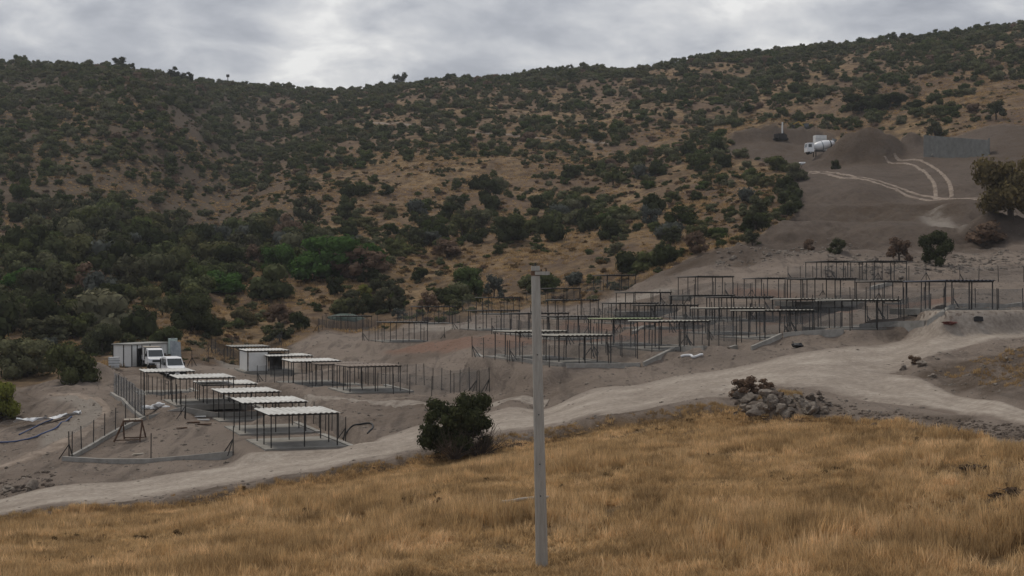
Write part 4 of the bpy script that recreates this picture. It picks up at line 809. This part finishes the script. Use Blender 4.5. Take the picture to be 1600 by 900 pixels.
p = at(1484, 508, 90, 140); lump('rubbish_heap', 'small heap of dark red rubbish beside the upper road', 'rubbish', p+Vector((0,0,.15)), .6, .3, .16, 'red_plastic', 401, None, .5)
p = at(1528, 502, 90, 140); tag(obj('rubbish_bag', MB().prism([(-.35,0),(-.32,.3),(-.1,.38),(.3,.33),(.35,0)], -.2, .2), 'black_plastic', loc=p), 'dark box left beside the upper road at right', 'box')
p = at(1246, 543, 90, 130); lump('rubbish_bag', 'black plastic bag on the heap before the third terrace', 'bag', p+Vector((0,0,.15)), .5, .35, .28, 'black_plastic', 402, None, .4)
p = at(1208, 262, 300, 420); lump('stone', 'white block at the edge of the track below the mixer lorry', 'stone', on(1252, 345)+Vector((0,0,.3)), 1.0, .6, .5, 'plastic_sheet', 403, None, .3)
pm_ = on(2, 150); ps_ = empty('blue_post', pm_, 0, 'dark post with blue box at the left edge of the picture', 'post'); obj('shaft', MB().tube([(0,0,-.3),(0,0,3.6)], .1, 8), 'steel_dark', ps_); obj('box', MB().box(-.25, .25, -.2, .2, 3.0, 3.9), 'blue_pipe', ps_)
def strew(name, label, n, reg, smin, smax, mat):
    b = MB(); k = 0; g = random.Random(hash(name) % 1000 if False else len(name)*7)
    while k < n:
        px, y = reg(g); p = on(px, y); s = g.uniform(smin, smax)*g.random()
        if s < smin: continue
        w = IV*np.array([[g.uniform(.7, 1.2)*s, g.uniform(.7, 1.2)*s, g.uniform(.4, .8)*s]])*(1+.25*np.array([[g.uniform(-1, 1)] for _ in IV])); b.add((w+np.array(p)).tolist(), IF); k += 1
    tag(obj(name, b, mat), label, None, None, 'stuff')
def rg_site(g):
    while True:
        px = g.uniform(-50, 1650); y = math.exp(g.uniform(math.log(76), math.log(200))); x = (px-800)/F*y
        if smp(site, x, y) > .6 and smp(wm, x, y) < .2: return px, y
strew('loose_stones', 'small loose stones strewn over the bare ground', 6000, rg_site, .035, .20, 'rock')
def rg_edge(g):
    t_ = g.random(); px = 1290+330*t_; return px+g.uniform(-8, 8), 80.5-14.5*t_-g.uniform(0, 5)
strew('bank_clods', 'dark clods along the bank of the branch road', 500, rg_edge, .04, .2, 'rock_dark')
def rg_scree(g):
    if g.random() < .55: return g.uniform(1290, 1620), g.uniform(166, 184)
    return g.uniform(1120, 1330), g.uniform(186, 205)
strew('scree', 'pale loose rocks at the foot of the upper bank', 900, rg_scree, .10, .6, 'rock')
strew('lower_rubble', 'rubble on the bare ground at the lower left', 70, lambda g: (g.uniform(0, 85), g.uniform(86.5, 92)), .06, .35, 'rock_dark')

# ------------------------------------------------------------------ trees and shrubs that can be told apart
def P(name, px, py, w, h, base, mat, label, cat='shrub', lo=60, hi=900, y=None, seed=0, parts=('crown', 'trunk')):
    p = on(px, y) if y else at(px, py, lo, hi); m_ = p.y/F; KEEP.append((p.x, p.y, w*m_*.55))
    return plant(name, p-Vector((0,0,.1)), w*m_, h*m_, base, mat, label, cat, None, parts, seed=seed)
# the big bush by the road, with its own crown
BUSH = crown_mesh('bush_crown', 901, 30, 9500, 0.040, hgt=1.55, spread=0.80, lr=(0.17, 0.31), low=0.0, core=0.66, shell=0.5); BUSH['top'] = 1.55
bp = at(713, 712, 60, 110); k_ = bp.y/F; KEEP.append((bp.x, bp.y, 2.6))
be_ = empty('evergreen_bush', bp, 0.7, 'large dark evergreen bush on the meadow edge beside the road', 'bush', None, (62*k_/.98, 62*k_/.98, 110*k_/1.5)); obj('crown', cmesh(BUSH, 'leaf_dark'), None, be_); obj('trunk', trunk_mesh('trunk', 77, 1.2, .06, 7), 'wood_bark', be_)
obj('dead_twigs', TWIG[0], 'twig', be_, (.35, -.5, 0), scale=.55); obj('dead_twigs', cmesh(TWIG[1], 'twig'), None, be_, (-.45, -.5, 0), scale=.5)
st_ = at(763, 700, 60, 110); tag(obj('wooden_stake', MB().bar((0,0,-.1), (-.45,.1,1.0), .09), 'wood_pale', loc=st_), 'pale leaning stake at the right foot of the big bush', 'stake')
AUT = crown_mesh('autumn_crown', 903, 28, 7500, 0.055, hgt=1.5, spread=0.80, lr=(0.26, 0.42), low=0.02, core=0.5, shell=0.6); AUT['top'] = 1.5
P('autumn_tree', 1580, 338, 120, 104, AUT, 'leaf_autumn', 'broad olive-brown tree at the right edge above the terraces', 'tree', 150, 260)
P('evergreen_bush', 1463, 416, 62, 60, FINE[2], 'leaf_dark', 'dark green bush on the bank above the fifth terrace row', 'bush', 140, 230)
P('bare_shrub', 1405, 408, 44, 40, LOOSE[1], 'leaf_russet', 'bare twiggy shrub left of the dark bush above the terraces', 'shrub', 140, 230, parts=('branches', 'trunk'))
P('bare_shrub', 1540, 382, 84, 40, LOOSE[3], 'leaf_russet', 'dark bare thicket on the slope below the olive-brown tree', 'shrub', 150, 260, parts=('branches', 'trunk'))
P('small_shrub', 1308, 397, 34, 28, LOOSE[0], 'leaf_olive', 'olive shrub alone on the bare slope above the terraces', 'shrub', 150, 260)
P('small_shrub', 1264, 393, 20, 22, DOME[1], 'leaf_russet', 'small brown shrub left of the olive one on the bare slope', 'shrub', 150, 260)
P('dry_bush', 1165, 618, 56, 34, LOOSE[1], 'leaf_russet', 'brown dry bush growing behind the rock pile', 'shrub', 60, 110, parts=('branches', 'trunk'))
P('dry_bush', 1196, 610, 34, 22, LOOSE[2], 'leaf_russet', 'low dry twigs right of the brown bush at the rock pile', 'shrub', 60, 110, parts=('branches', 'trunk'))
P('dry_bush', 1430, 568, 22, 16, LOOSE[0], 'leaf_russet', 'dry twiggy plant at the fork of the dirt roads', 'shrub', 70, 110, parts=('branches', 'trunk'))
P('lime_bush', 0, 656, 70, 66, FINE[0], 'leaf_lime', 'yellow-green bush at the left edge of the picture', 'bush', 90, 150)
P('dead_bush', 1580, 776, 90, 18, LOWB[0], 'leaf_dead', 'low dark dead bush in the meadow at the right edge', 'shrub', 38, 60)
P('dead_bush', 1535, 735, 76, 14, LOWB[1], 'leaf_dead', 'low dark dead bush in the meadow above the right edge one', 'shrub', 38, 70)
big = [ # px, base row, width, height, mesh, material, label
 (40,590,100,66,'F0','leaf_hill','large dark tree at the left edge above the bare ground'),(112,596,92,66,'F1','leaf_hill','tall dark tree left of the white cabin'),(158,552,72,50,'F1','leaf_olive','dull green tree directly behind the white cabin'),(80,540,90,50,'L1','leaf_olive','dark tree rising behind the left edge trees'),
 (20,520,84,60,'L0','leaf_olive','olive tree on the lower slope at far left'),(300,518,78,62,'F0','leaf_dark','large dark round tree on the dry slope behind the pickups'),(333,524,46,30,'F1','leaf_dark','low round dark bush right of the large dark tree'),(381,508,44,28,'F1','leaf_hill','rounded dark bush on the dry slope above the white shelters'),
 (436,507,52,36,'F2','leaf_russet','reddish-brown bush on the dry slope left of the netted fence'),(468,516,42,32,'F1','leaf_dark','dark rounded bush just left of the netted fence'),(437,534,48,32,'L2','leaf_olive','olive bush in the dry scrub behind the grey-roofed shelter'),(258,548,56,42,'F1','leaf_hill','dark green bush right of the white cabin'),
 (505,436,130,72,'F0','leaf_green','broad bright green tree in the middle of the lower slope'),(440,428,74,50,'F1','leaf_green','smaller bright green tree left of the broad one'),(575,425,70,48,'F2','leaf_green','bright green tree behind the russet tree'),(342,456,90,36,'F1','leaf_green','low bright green tree on the lower left slope'),(38,446,78,30,'F1','leaf_green','flat bright green tree at the far left'),
 (561,437,98,54,'L3','leaf_russet','russet leafless-looking tree in front of the bright green trees'),(735,462,58,48,'F0','leaf_moss','green tree directly behind the upper terraces left of the pole'),(772,466,36,40,'L1','leaf_grey','grey-green bush right of the green tree behind the terraces'),
 (576,440,42,26,'F1','leaf_dark','dark bush right below the russet tree'),(596,458,44,32,'L2','leaf_olive','olive bush on the dry slope above the netted fence'),(569,464,28,22,'F2','leaf_lime','small lime green bush on the dry slope above the netted fence'),(617,482,34,30,'F1','leaf_hill','small dull green bush behind the left terraces'),
 (524,460,30,30,'F0','leaf_dark','dark upright bush at the left of the dry slope above the terraces'),(546,474,40,24,'L0','leaf_olive','low olive bush in the dry grass above the netted fence'),(656,438,32,22,'F1','leaf_dark','dark bush on the dry slope left of the green tree'),(622,497,30,18,'L1','leaf_grey','grey-green low bush beside the leftmost terrace shelters'),
 (1181,362,52,32,'F1','leaf_dark','dark rounded bush at the left edge of the bare embankment'),(1230,338,32,24,'F1','leaf_dark','small dark bush upon the edge of the embankment'),(1065,358,56,40,'L2','leaf_hill','loose green tree on the dry slope left of the embankment'),(1140,346,32,26,'F2','leaf_hill','upright bush between the tree and the embankment edge'),
 (1016,352,36,34,'L0','leaf_grey','grey-green tree at the foot of the right slope'),(1176,384,30,26,'L1','leaf_olive','small olive bush below the dark one by the embankment'),(800,378,60,44,'F0','leaf_dark','big dark tree above the pole on the middle slope'),(700,402,70,32,'L3','leaf_russet','brownish thicket on the middle slope'),
 (1292,300,0,0,'','',''),(1395,240,0,0,'','',''),(1306,-326,18,16,'F1','leaf_dark','small dark bush in front of the mixer lorry'),(1245,282,44,30,'F0','leaf_hill','dark bush at the top of the embankment by the track'),(1215,268,50,26,'F1','leaf_hill','low bush left of the track on the plateau edge'),
 (1390,-425,60,26,'F1','leaf_dark','dark thicket on the slope above the spoil heap'),(1345,-430,60,30,'F0','leaf_dark','dark bushes above the mixer lorry on the slope'),(1430,-400,36,20,'F2','leaf_dark','dark bush at the left end above the retaining wall')]
BM = {'F0': FINE[0], 'F1': FINE[1], 'F2': FINE[2], 'L0': LOOSE[0], 'L1': LOOSE[1], 'L2': LOOSE[2], 'L3': LOOSE[3]}
for i, (px, py, w, h, b, mt, lb) in enumerate(big):
    if w: P('tree' if 'tree' in lb else 'bush', px, py, w, h, BM[b], mt, lb, 'tree' if 'tree' in lb else 'bush', 90, 480, y=-py if py < 0 else None, seed=i)
# trees on the skyline
def crest(px, lo=480, hi=800):
    ys = np.linspace(lo, hi, 600); xs = (px-800)/F*ys; e_ = (gz(xs, ys)-CZ)/ys; j = int(np.argmax(e_)); return float(ys[j])
for i, (px, w, h, lb) in enumerate([(625,25,24,'lone tree standing out on the skyline at centre'),(186,30,20,'broad tree on the skyline at the left summit'),(272,24,20,'tree on the skyline right of the left summit'),(292,24,17,'second tree on the skyline right of the left summit'),(1227,12,9,'small tree on the skyline of the right hill'),(206,14,11,'small tree beside the broad one on the left summit')]):
    P('skyline_tree', px, 0, w, h, LOOSE[i % 4], 'leaf_dark', lb, 'tree', y=crest(px)-2, seed=i)
yq = crest(356); p = on(356, yq); mm = empty('mast', p, 0, 'tiny mast standing on the skyline left of centre', 'mast'); obj('shaft', MB().tube([(0,0,-.5),(0,0,5.2)], .22, 6), 'steel_dark', mm); obj('head', MB().box(-.8, .8, -.3, .3, 4.2, 5.6), 'steel_dark', mm)

# ------------------------------------------------------------------ scattered shrubs of the hills
g = np.random.default_rng(99)
def cand(n, lo, hi, pad=.44):
    y = np.sqrt(g.uniform(lo*lo, hi*hi, n)); u = g.uniform(-pad, pad, n); return u*y, y
BARE = [(190,140,80,28,.35),(35,372,60,28,.25),(330,300,50,50,.3),(310,340,70,30,.35),(395,185,40,20,.4),(700,290,230,60,.62),(650,235,120,30,.6),(770,330,80,40,.45),(940,375,90,30,.25),(460,462,80,30,.06),(125,447,55,12,.1),(220,505,55,30,.05),(640,440,120,40,.22),(870,420,120,25,.12),(980,180,170,30,.55),(1330,120,90,22,.5),(1460,175,150,25,.35),(1080,350,110,40,.25),(1560,160,80,40,.3),(900,300,90,40,.5),(830,255,90,30,.55),(560,330,60,25,.5),(430,330,40,25,.5),(280,560,200,28,.02),(440,525,80,22,.12),(60,600,90,20,.1),(1150,320,60,40,.35),(110,300,60,20,.5),(1040,250,60,25,.6),(1400,205,160,14,.5)]
def dens(x, y, z):
    px = 800+x/y*F; py = 450-(z-CZ)/y*F
    d = np.ones_like(x); nse = fbm(x*.028, y*.028, 4, 71)*.5+fbm(x*.11, y*.11, 3, 73)*.5
    for cx_, cy_, rx, ry, f_ in BARE:
        k = np.exp(-(((px-cx_)/rx)**2+((py-cy_)/ry)**2)**1.5); d *= 1-(1-f_)*k
    base = .56+.42*sstep(480, 380, px)+.14*sstep(900, 1100, px)+.25*sstep(600, 350, px)*sstep(330, 400, py); d = d*base
    d *= np.clip(1.15+nse*4.2, 0.06, 2.2)
    d *= np.where(smp(site, x, y) > .25, 0, 1)*np.where(smp(field, x, y) > .2, 0, 1)
    return d, px, py
x, y = cand(30000, 166, 790); z = gz(x, y); d, px, py = dens(x, y, z)
sel = g.random(len(x)) < d*.75; x, y, z, d, px, py = (a[sel] for a in (x, y, z, d, px, py))
r = (0.85+2.0*g.random(len(x))**2.6)*np.where((px < 480) & (y < 330), 1.4, 1.0)*np.where(y > 450, 1.08, 1.0)
kp = np.array(KEEP); ok = np.ones(len(x), bool)
for a in range(0, len(kp)): ok &= (x-kp[a, 0])**2+(y-kp[a, 1])**2 > (kp[a, 2]+r*.7)**2
x, y, z, r, px, py = (a[ok] for a in (x, y, z, r, px, py))
# thin out overlaps
order = np.argsort(-r); cell = {}; keep = []
for i in order:
    c_ = (int(x[i]//4), int(y[i]//4)); bad = False
    for a in (-1, 0, 1):
        for b in (-1, 0, 1):
            for j in cell.get((c_[0]+a, c_[1]+b), ()):
                if (x[i]-x[j])**2+(y[i]-y[j])**2 < (.62*(r[i]+r[j]))**2: bad = True
    if not bad: cell.setdefault(c_, []).append(i); keep.append(i)
keep = np.array(keep); x, y, z, r, px, py = (a[keep] for a in (x, y, z, r, px, py))
vis = (px > -20) & (px < 1620) & (y < 560)
app = np.where(vis, r/y, 0); near = np.argsort(-app)[:240]; isnear = np.zeros(len(x), bool); isnear[near] = True
KINDS = [('leaf_dark', 'dark green rounded shrub', DOME), ('leaf_hill', 'dull green rounded shrub', DOME), ('leaf_olive', 'olive green loose shrub', LOOSE), ('leaf_grey', 'grey-green bushy shrub', DOME), ('leaf_hill', 'dull green spreading shrub', LOOSE), ('leaf_russet', 'brownish dry shrub', LOOSE), ('leaf_green', 'fresh green shrub', LOOSE)]
PK = [.36, .27, .14, .08, .11, .04, .00]
MARK = [(px_, py_-h_/2, lb_) for px_, py_, w_, h_, b_, m_, lb_ in [
 (205,550,0,40,0,0,'the white cabin'),(505,436,0,70,0,0,'the broad bright green tree'),(561,434,0,40,0,0,'the russet tree'),(300,518,0,60,0,0,'the large dark round tree'),(38,446,0,30,0,0,'the flat bright green tree at far left'),
 (342,456,0,36,0,0,'the low bright green tree at left'),(735,462,0,48,0,0,'the green tree behind the terraces'),(836,413,0,0,0,0,'the pole top'),(800,378,0,40,0,0,'the big dark tree above the pole'),(1065,358,0,40,0,0,'the loose tree on the right slope'),
 (1181,362,0,30,0,0,'the dark bush by the embankment'),(1290,240,0,10,0,0,'the mixer lorry'),(1495,225,0,30,0,0,'the retaining wall'),(750,208,0,0,0,0,'the pale hill track'),(625,135,0,0,0,0,'the lone skyline tree'),(186,115,0,0,0,0,'the broad tree on the left summit'),(330,300,0,0,0,0,'the bare gully at left'),(1580,290,0,0,0,0,'the olive-brown tree'),(40,372,0,0,0,0,'the bare patch at far left')]]
ORDN = ['nearest', 'second nearest', 'third nearest', 'fourth nearest', 'fifth nearest', 'sixth nearest', 'seventh nearest', 'eighth nearest', 'ninth nearest', 'tenth nearest', 'eleventh nearest', 'twelfth nearest']+['%dth nearest' % k for k in range(13, 60)]
cnt = {}; jobs = []
for i in near:
    k = g.choice(len(KINDS), p=PK); py_ = py[i]-r[i]/y[i]*F*.6
    dd = sorted(((math.hypot(px[i]-a_, py_-b_), a_, b_, l_) for a_, b_, l_ in MARK))[0]; dx_, dy_ = px[i]-dd[1], py_-dd[2]
    side = ('right of' if dx_ > 0 else 'left of') if abs(dx_) > abs(dy_) else ('below' if dy_ > 0 else 'above')
    jobs.append((dd[0], int(i), k, side, dd[3]))
for dist_, i, k, side, lm in sorted(jobs):
    mt, lb, bs = KINDS[k]; key = (lb, side, lm); cnt[key] = cnt.get(key, 0)+1; b = bs[g.integers(len(bs))]
    q = 2*r[i]*g.uniform(.95, 1.1); plant('shrub', (x[i], y[i], z[i]-.12), q, q*g.uniform(.62, .85)*(1.15 if bs is LOOSE else 1), b, mt, f'{lb}, {ORDN[cnt[key]-1]} {side} {lm}', 'shrub', 'shrubs of the near slopes', seed=int(i))

def proto(me, mat, name='proto'):
    o = bpy.data.objects.new(name, cmesh(me, mat)); return o      # linked only through the scatter below
def scatter(name, label, pos, scl, rot, idx, protos):
    me = bpy.data.meshes.new(name); me.vertices.add(len(pos)); me.vertices.foreach_set('co', pos.astype(np.float32).ravel())
    a = me.attributes.new('scl', 'FLOAT_VECTOR', 'POINT'); a.data.foreach_set('vector', scl.astype(np.float32).ravel())
    a = me.attributes.new('rot', 'FLOAT_VECTOR', 'POINT'); a.data.foreach_set('vector', rot.astype(np.float32).ravel())
    a = me.attributes.new('idx', 'INT', 'POINT'); a.data.foreach_set('value', idx.astype(np.int32)); me.update()
    o = tag(obj(name, me), label, None, None, 'stuff')
    ng = bpy.data.node_groups.new(name, 'GeometryNodeTree'); ng.interface.new_socket('Geometry', in_out='INPUT', socket_type='NodeSocketGeometry'); ng.interface.new_socket('Geometry', in_out='OUTPUT', socket_type='NodeSocketGeometry')
    gi = ng.nodes.new('NodeGroupInput'); go = ng.nodes.new('NodeGroupOutput'); jn = ng.nodes.new('GeometryNodeJoinGeometry')
    def na(nm_, dt): n = ng.nodes.new('GeometryNodeInputNamedAttribute'); n.data_type = dt; n.inputs[0].default_value = nm_; return next(s for s in n.outputs if s.enabled and s.name == 'Attribute')
    for k, pr in enumerate(protos):
        ip = ng.nodes.new('GeometryNodeInstanceOnPoints'); oi = ng.nodes.new('GeometryNodeObjectInfo'); oi.inputs['Object'].default_value = pr; oi.inputs['As Instance'].default_value = True
        cp = ng.nodes.new('FunctionNodeCompare'); cp.data_type = 'INT'; cp.operation = 'EQUAL'; ins = [s for s in cp.inputs if s.enabled]; ng.links.new(na('idx', 'INT'), ins[0]); ins[1].default_value = k
        ng.links.new(gi.outputs[0], ip.inputs['Points']); ng.links.new(cp.outputs[0], ip.inputs['Selection']); ng.links.new(oi.outputs['Geometry'], ip.inputs['Instance'])
        er = ng.nodes.new('FunctionNodeEulerToRotation'); ng.links.new(na('rot', 'FLOAT_VECTOR'), er.inputs[0]); ng.links.new(er.outputs[0], ip.inputs['Rotation']); ng.links.new(na('scl', 'FLOAT_VECTOR'), ip.inputs['Scale'])
        ng.links.new(ip.outputs[0], jn.inputs[0])
    ng.links.new(jn.outputs[0], go.inputs[0]); md = o.modifiers.new('scatter', 'NODES'); md.node_group = ng; return o
def zrot(n, tilt=0): q = np.zeros((n, 3)); q[:, 2] = g.uniform(0, 6.283, n); q[:, :2] = g.normal(size=(n, 2))*tilt; return q
f_ = ~isnear; n = f_.sum(); pos = np.stack([x[f_], y[f_], z[f_]-.15], 1); s0 = r[f_]*g.uniform(.92, 1.1, n); hh = s0*g.uniform(.75, 1.05, n)
pr = [proto(b, 'leaf_hill') for b in DOME]+[proto(b, 'leaf_hill') for b in LOOSE]+[proto(DOME[2], 'leaf_russet')]
ix = g.integers(0, 10, n); ix[g.random(n) < .045] = 10
scatter('hillside_scrub', 'mass of dark evergreen shrubs covering the far hillsides', pos, np.stack([s0, s0, hh], 1), zrot(n), ix, pr)
# low dry scrub and withered grass between the shrubs
x2, y2 = cand(42000, 160, 780); z2 = gz(x2, y2); o_ = (smp(site, x2, y2) < .25) & (smp(field, x2, y2) < .2) & (g.random(len(x2)) < np.clip(.55+fbm(x2*.05, y2*.05, 3, 91)*1.4, .1, 1)); x2, y2, z2 = x2[o_], y2[o_], z2[o_]
n = len(x2); s0 = .3+.9*g.random(n)**1.6; ix = g.choice(6, n, p=[.20, .12, .14, .22, .16, .16])
pr = [proto(LOWB[0], 'leaf_dry'), proto(LOWB[1], 'leaf_dry'), proto(LOWB[2], 'leaf_russet'), proto(LOWB[0], 'leaf_olive'), proto(LOWB[1], 'leaf_hill'), proto(LOWB[2], 'leaf_hill')]
scatter('low_scrub', 'low dry scrub between the hillside shrubs', np.stack([x2, y2, z2-.08], 1), np.stack([s0, s0, s0*.8], 1), zrot(n), ix, pr)
# ------------------------------------------------------------------ dry grass
def tuft(name, seed, n=34, h=.6, rad=.22, w=.012, lean=.5):
    q = np.random.default_rng(seed); b = MB()
    for i in range(n):
        a = q.uniform(0, 6.283); r0 = rad*q.random()**.5; p0 = Vector((r0*math.cos(a), r0*math.sin(a), -.04)); l = h*q.uniform(.45, 1.1); a2 = q.uniform(0, 6.283); k = lean*q.random()
        d1 = Vector((math.cos(a2)*k*.35, math.sin(a2)*k*.35, 1)).normalized(); d2 = Vector((math.cos(a2)*k*1.6, math.sin(a2)*k*1.6, .8)).normalized(); p1 = p0+d1*l*.55; p2 = p1+d2*l*.5; s = Vector((-math.sin(a), math.cos(a), 0))*w*q.uniform(.7, 1.4)
        b.add([p0-s, p0+s, p1+s*.8, p1-s*.8, p2], [(0,1,2,3),(3,2,4)])
    return b.mesh(name)
TU = [tuft('grass_tuft', 700+i, 44, (.36, .28, .42, .22)[i], .24, .010, (.5, .8, .35, 1.0)[i]) for i in range(4)]
y3 = np.sqrt(g.uniform(31*31, 89*89, 150000)); u3 = g.uniform(-.45, .45, 150000); x3 = u3*y3
dn = np.clip(.55+fbm(x3*.22, y3*.22, 4, 83)*1.5, .08, 1)
px3 = 800+u3*F; z3 = gz(x3, y3); py3 = 450-(z3-CZ)/y3*F
for a_, b_, w_ in [((1440,690),(1330,790),14),((1440,690),(1600,700),12),((1500,740),(1600,760),14)]:   # worn path
    v = np.array(b_)-np.array(a_); tt = np.clip(((px3-a_[0])*v[0]+(py3-a_[1])*v[1])/(v @ v), 0, 1); dd = np.hypot(px3-a_[0]-tt*v[0], (py3-a_[1]-tt*v[1])*2.2); dn *= np.clip(dd/w_-.3, .08, 1)
o_ = (smp(field, x3, y3) > .55) & (g.random(len(x3)) < dn); x3, y3, z3 = x3[o_], y3[o_], z3[o_]; n = len(x3)
tall = np.clip(1+fbm(x3*.12, y3*.12, 4, 87)*1.1, .35, 1.5)*(1-.45*sstep(66, 84, y3)); s0 = g.uniform(.8, 1.35, n)*1.15
scatter('dry_grass', 'tall dry golden grass covering the meadow', np.stack([x3, y3, z3], 1), np.stack([s0, s0, s0*tall*g.uniform(.7, 1.15, n)], 1), zrot(n, .12), g.integers(0, 4, n), [proto(t_, 'grass_field') for t_ in TU])
xw = np.array([]); yw = np.sqrt(g.uniform(34*34, 82*82, 900)); xw = g.uniform(-.42, .42, 900)*yw; o_ = (smp(field, xw, yw) > .6) & (fbm(xw*.1, yw*.1, 3, 101) > .05); xw, yw = xw[o_], yw[o_]; n = len(xw); s0 = g.uniform(.10, .26, n)
scatter('meadow_weeds', 'low dark dead weeds among the dry meadow grass', np.stack([xw, yw, gz(xw, yw)], 1), np.stack([s0, s0, s0*1.1], 1), zrot(n), g.integers(0, 3, n), [proto(LOWB[0], 'leaf_dry'), proto(LOWB[1], 'leaf_dry'), proto(LOWB[2], 'leaf_dry')])
# withered tufts along the road verges and on the dry slopes
WT = [tuft('withered_tuft', 720+i, 26, .45, .5, .03, .9) for i in range(2)]
x4, y4 = cand(60000, 150, 470); o_ = (smp(site, x4, y4) < .3) & (smp(field, x4, y4) < .2) & (g.random(len(x4)) < np.clip(.5+fbm(x4*.06, y4*.06, 3, 95)*1.5, .1, 1)); x4, y4 = x4[o_], y4[o_]; z4 = gz(x4, y4); n = len(x4); s0 = g.uniform(.7, 1.5, n)
scatter('hillside_grass', 'withered yellow grass on the dry slopes', np.stack([x4, y4, z4], 1), np.stack([s0, s0, s0*.9], 1), zrot(n, .1), g.integers(0, 2, n), [proto(t_, 'grass_hill') for t_ in WT])
px5 = g.uniform(1440, 1680, 900); y5 = g.uniform(75, 90, 900)
px6 = g.uniform(-60, 1250, 2600); y6 = np.interp(px6, [-100, 0, 200, 400, 600, 700, 800, 1000, 1250], [77, 77.3, 79, 81, 83.2, 84.3, 84.2, 84, 82])-g.random(2600)**.6*2.5
px5 = np.concatenate([px5, px6]); y5 = np.concatenate([y5, y6]); x5 = (px5-800)/F*y5; o_ = (smp(roadm, x5, y5) < .5) & (g.random(len(x5)) < np.clip(.5+fbm(x5*.3, y5*.3, 3, 97)*1.6, .05, 1)); x5, y5 = x5[o_], y5[o_]; n = len(x5); s0 = g.uniform(.5, 1.1, n)
scatter('verge_grass', 'sparse withered grass along the road verges and bank', np.stack([x5, y5, gz(x5, y5)], 1), np.stack([s0, s0, s0*.7], 1), zrot(n, .15), g.integers(0, 4, n), [proto(t_, 'grass_hill') for t_ in TU])
# ------------------------------------------------------------------ the air
zmin = float(ZZ.min())-1.0; zmax = float(ZZ.max())+16; x1 = float(np.abs(XX).max())+20; y1 = float(YY.max())+20
hz = MB().box(-x1, x1, -60, y1, zmin, zmax); ho = tag(obj('haze', hz), 'thin grey haze over the valley', None, None, 'stuff')
m, t = newmat('haze'); o = t.nodes.new('ShaderNodeOutputMaterial'); pv = t.nodes.new('ShaderNodeVolumePrincipled'); pv.inputs['Color'].default_value = (.86, .9, .96, 1); pv.inputs['Density'].default_value = 0.00013; pv.inputs['Anisotropy'].default_value = 0.3; lk(t, pv.outputs[0], o.inputs['Volume']); ho.data.materials.append(m)
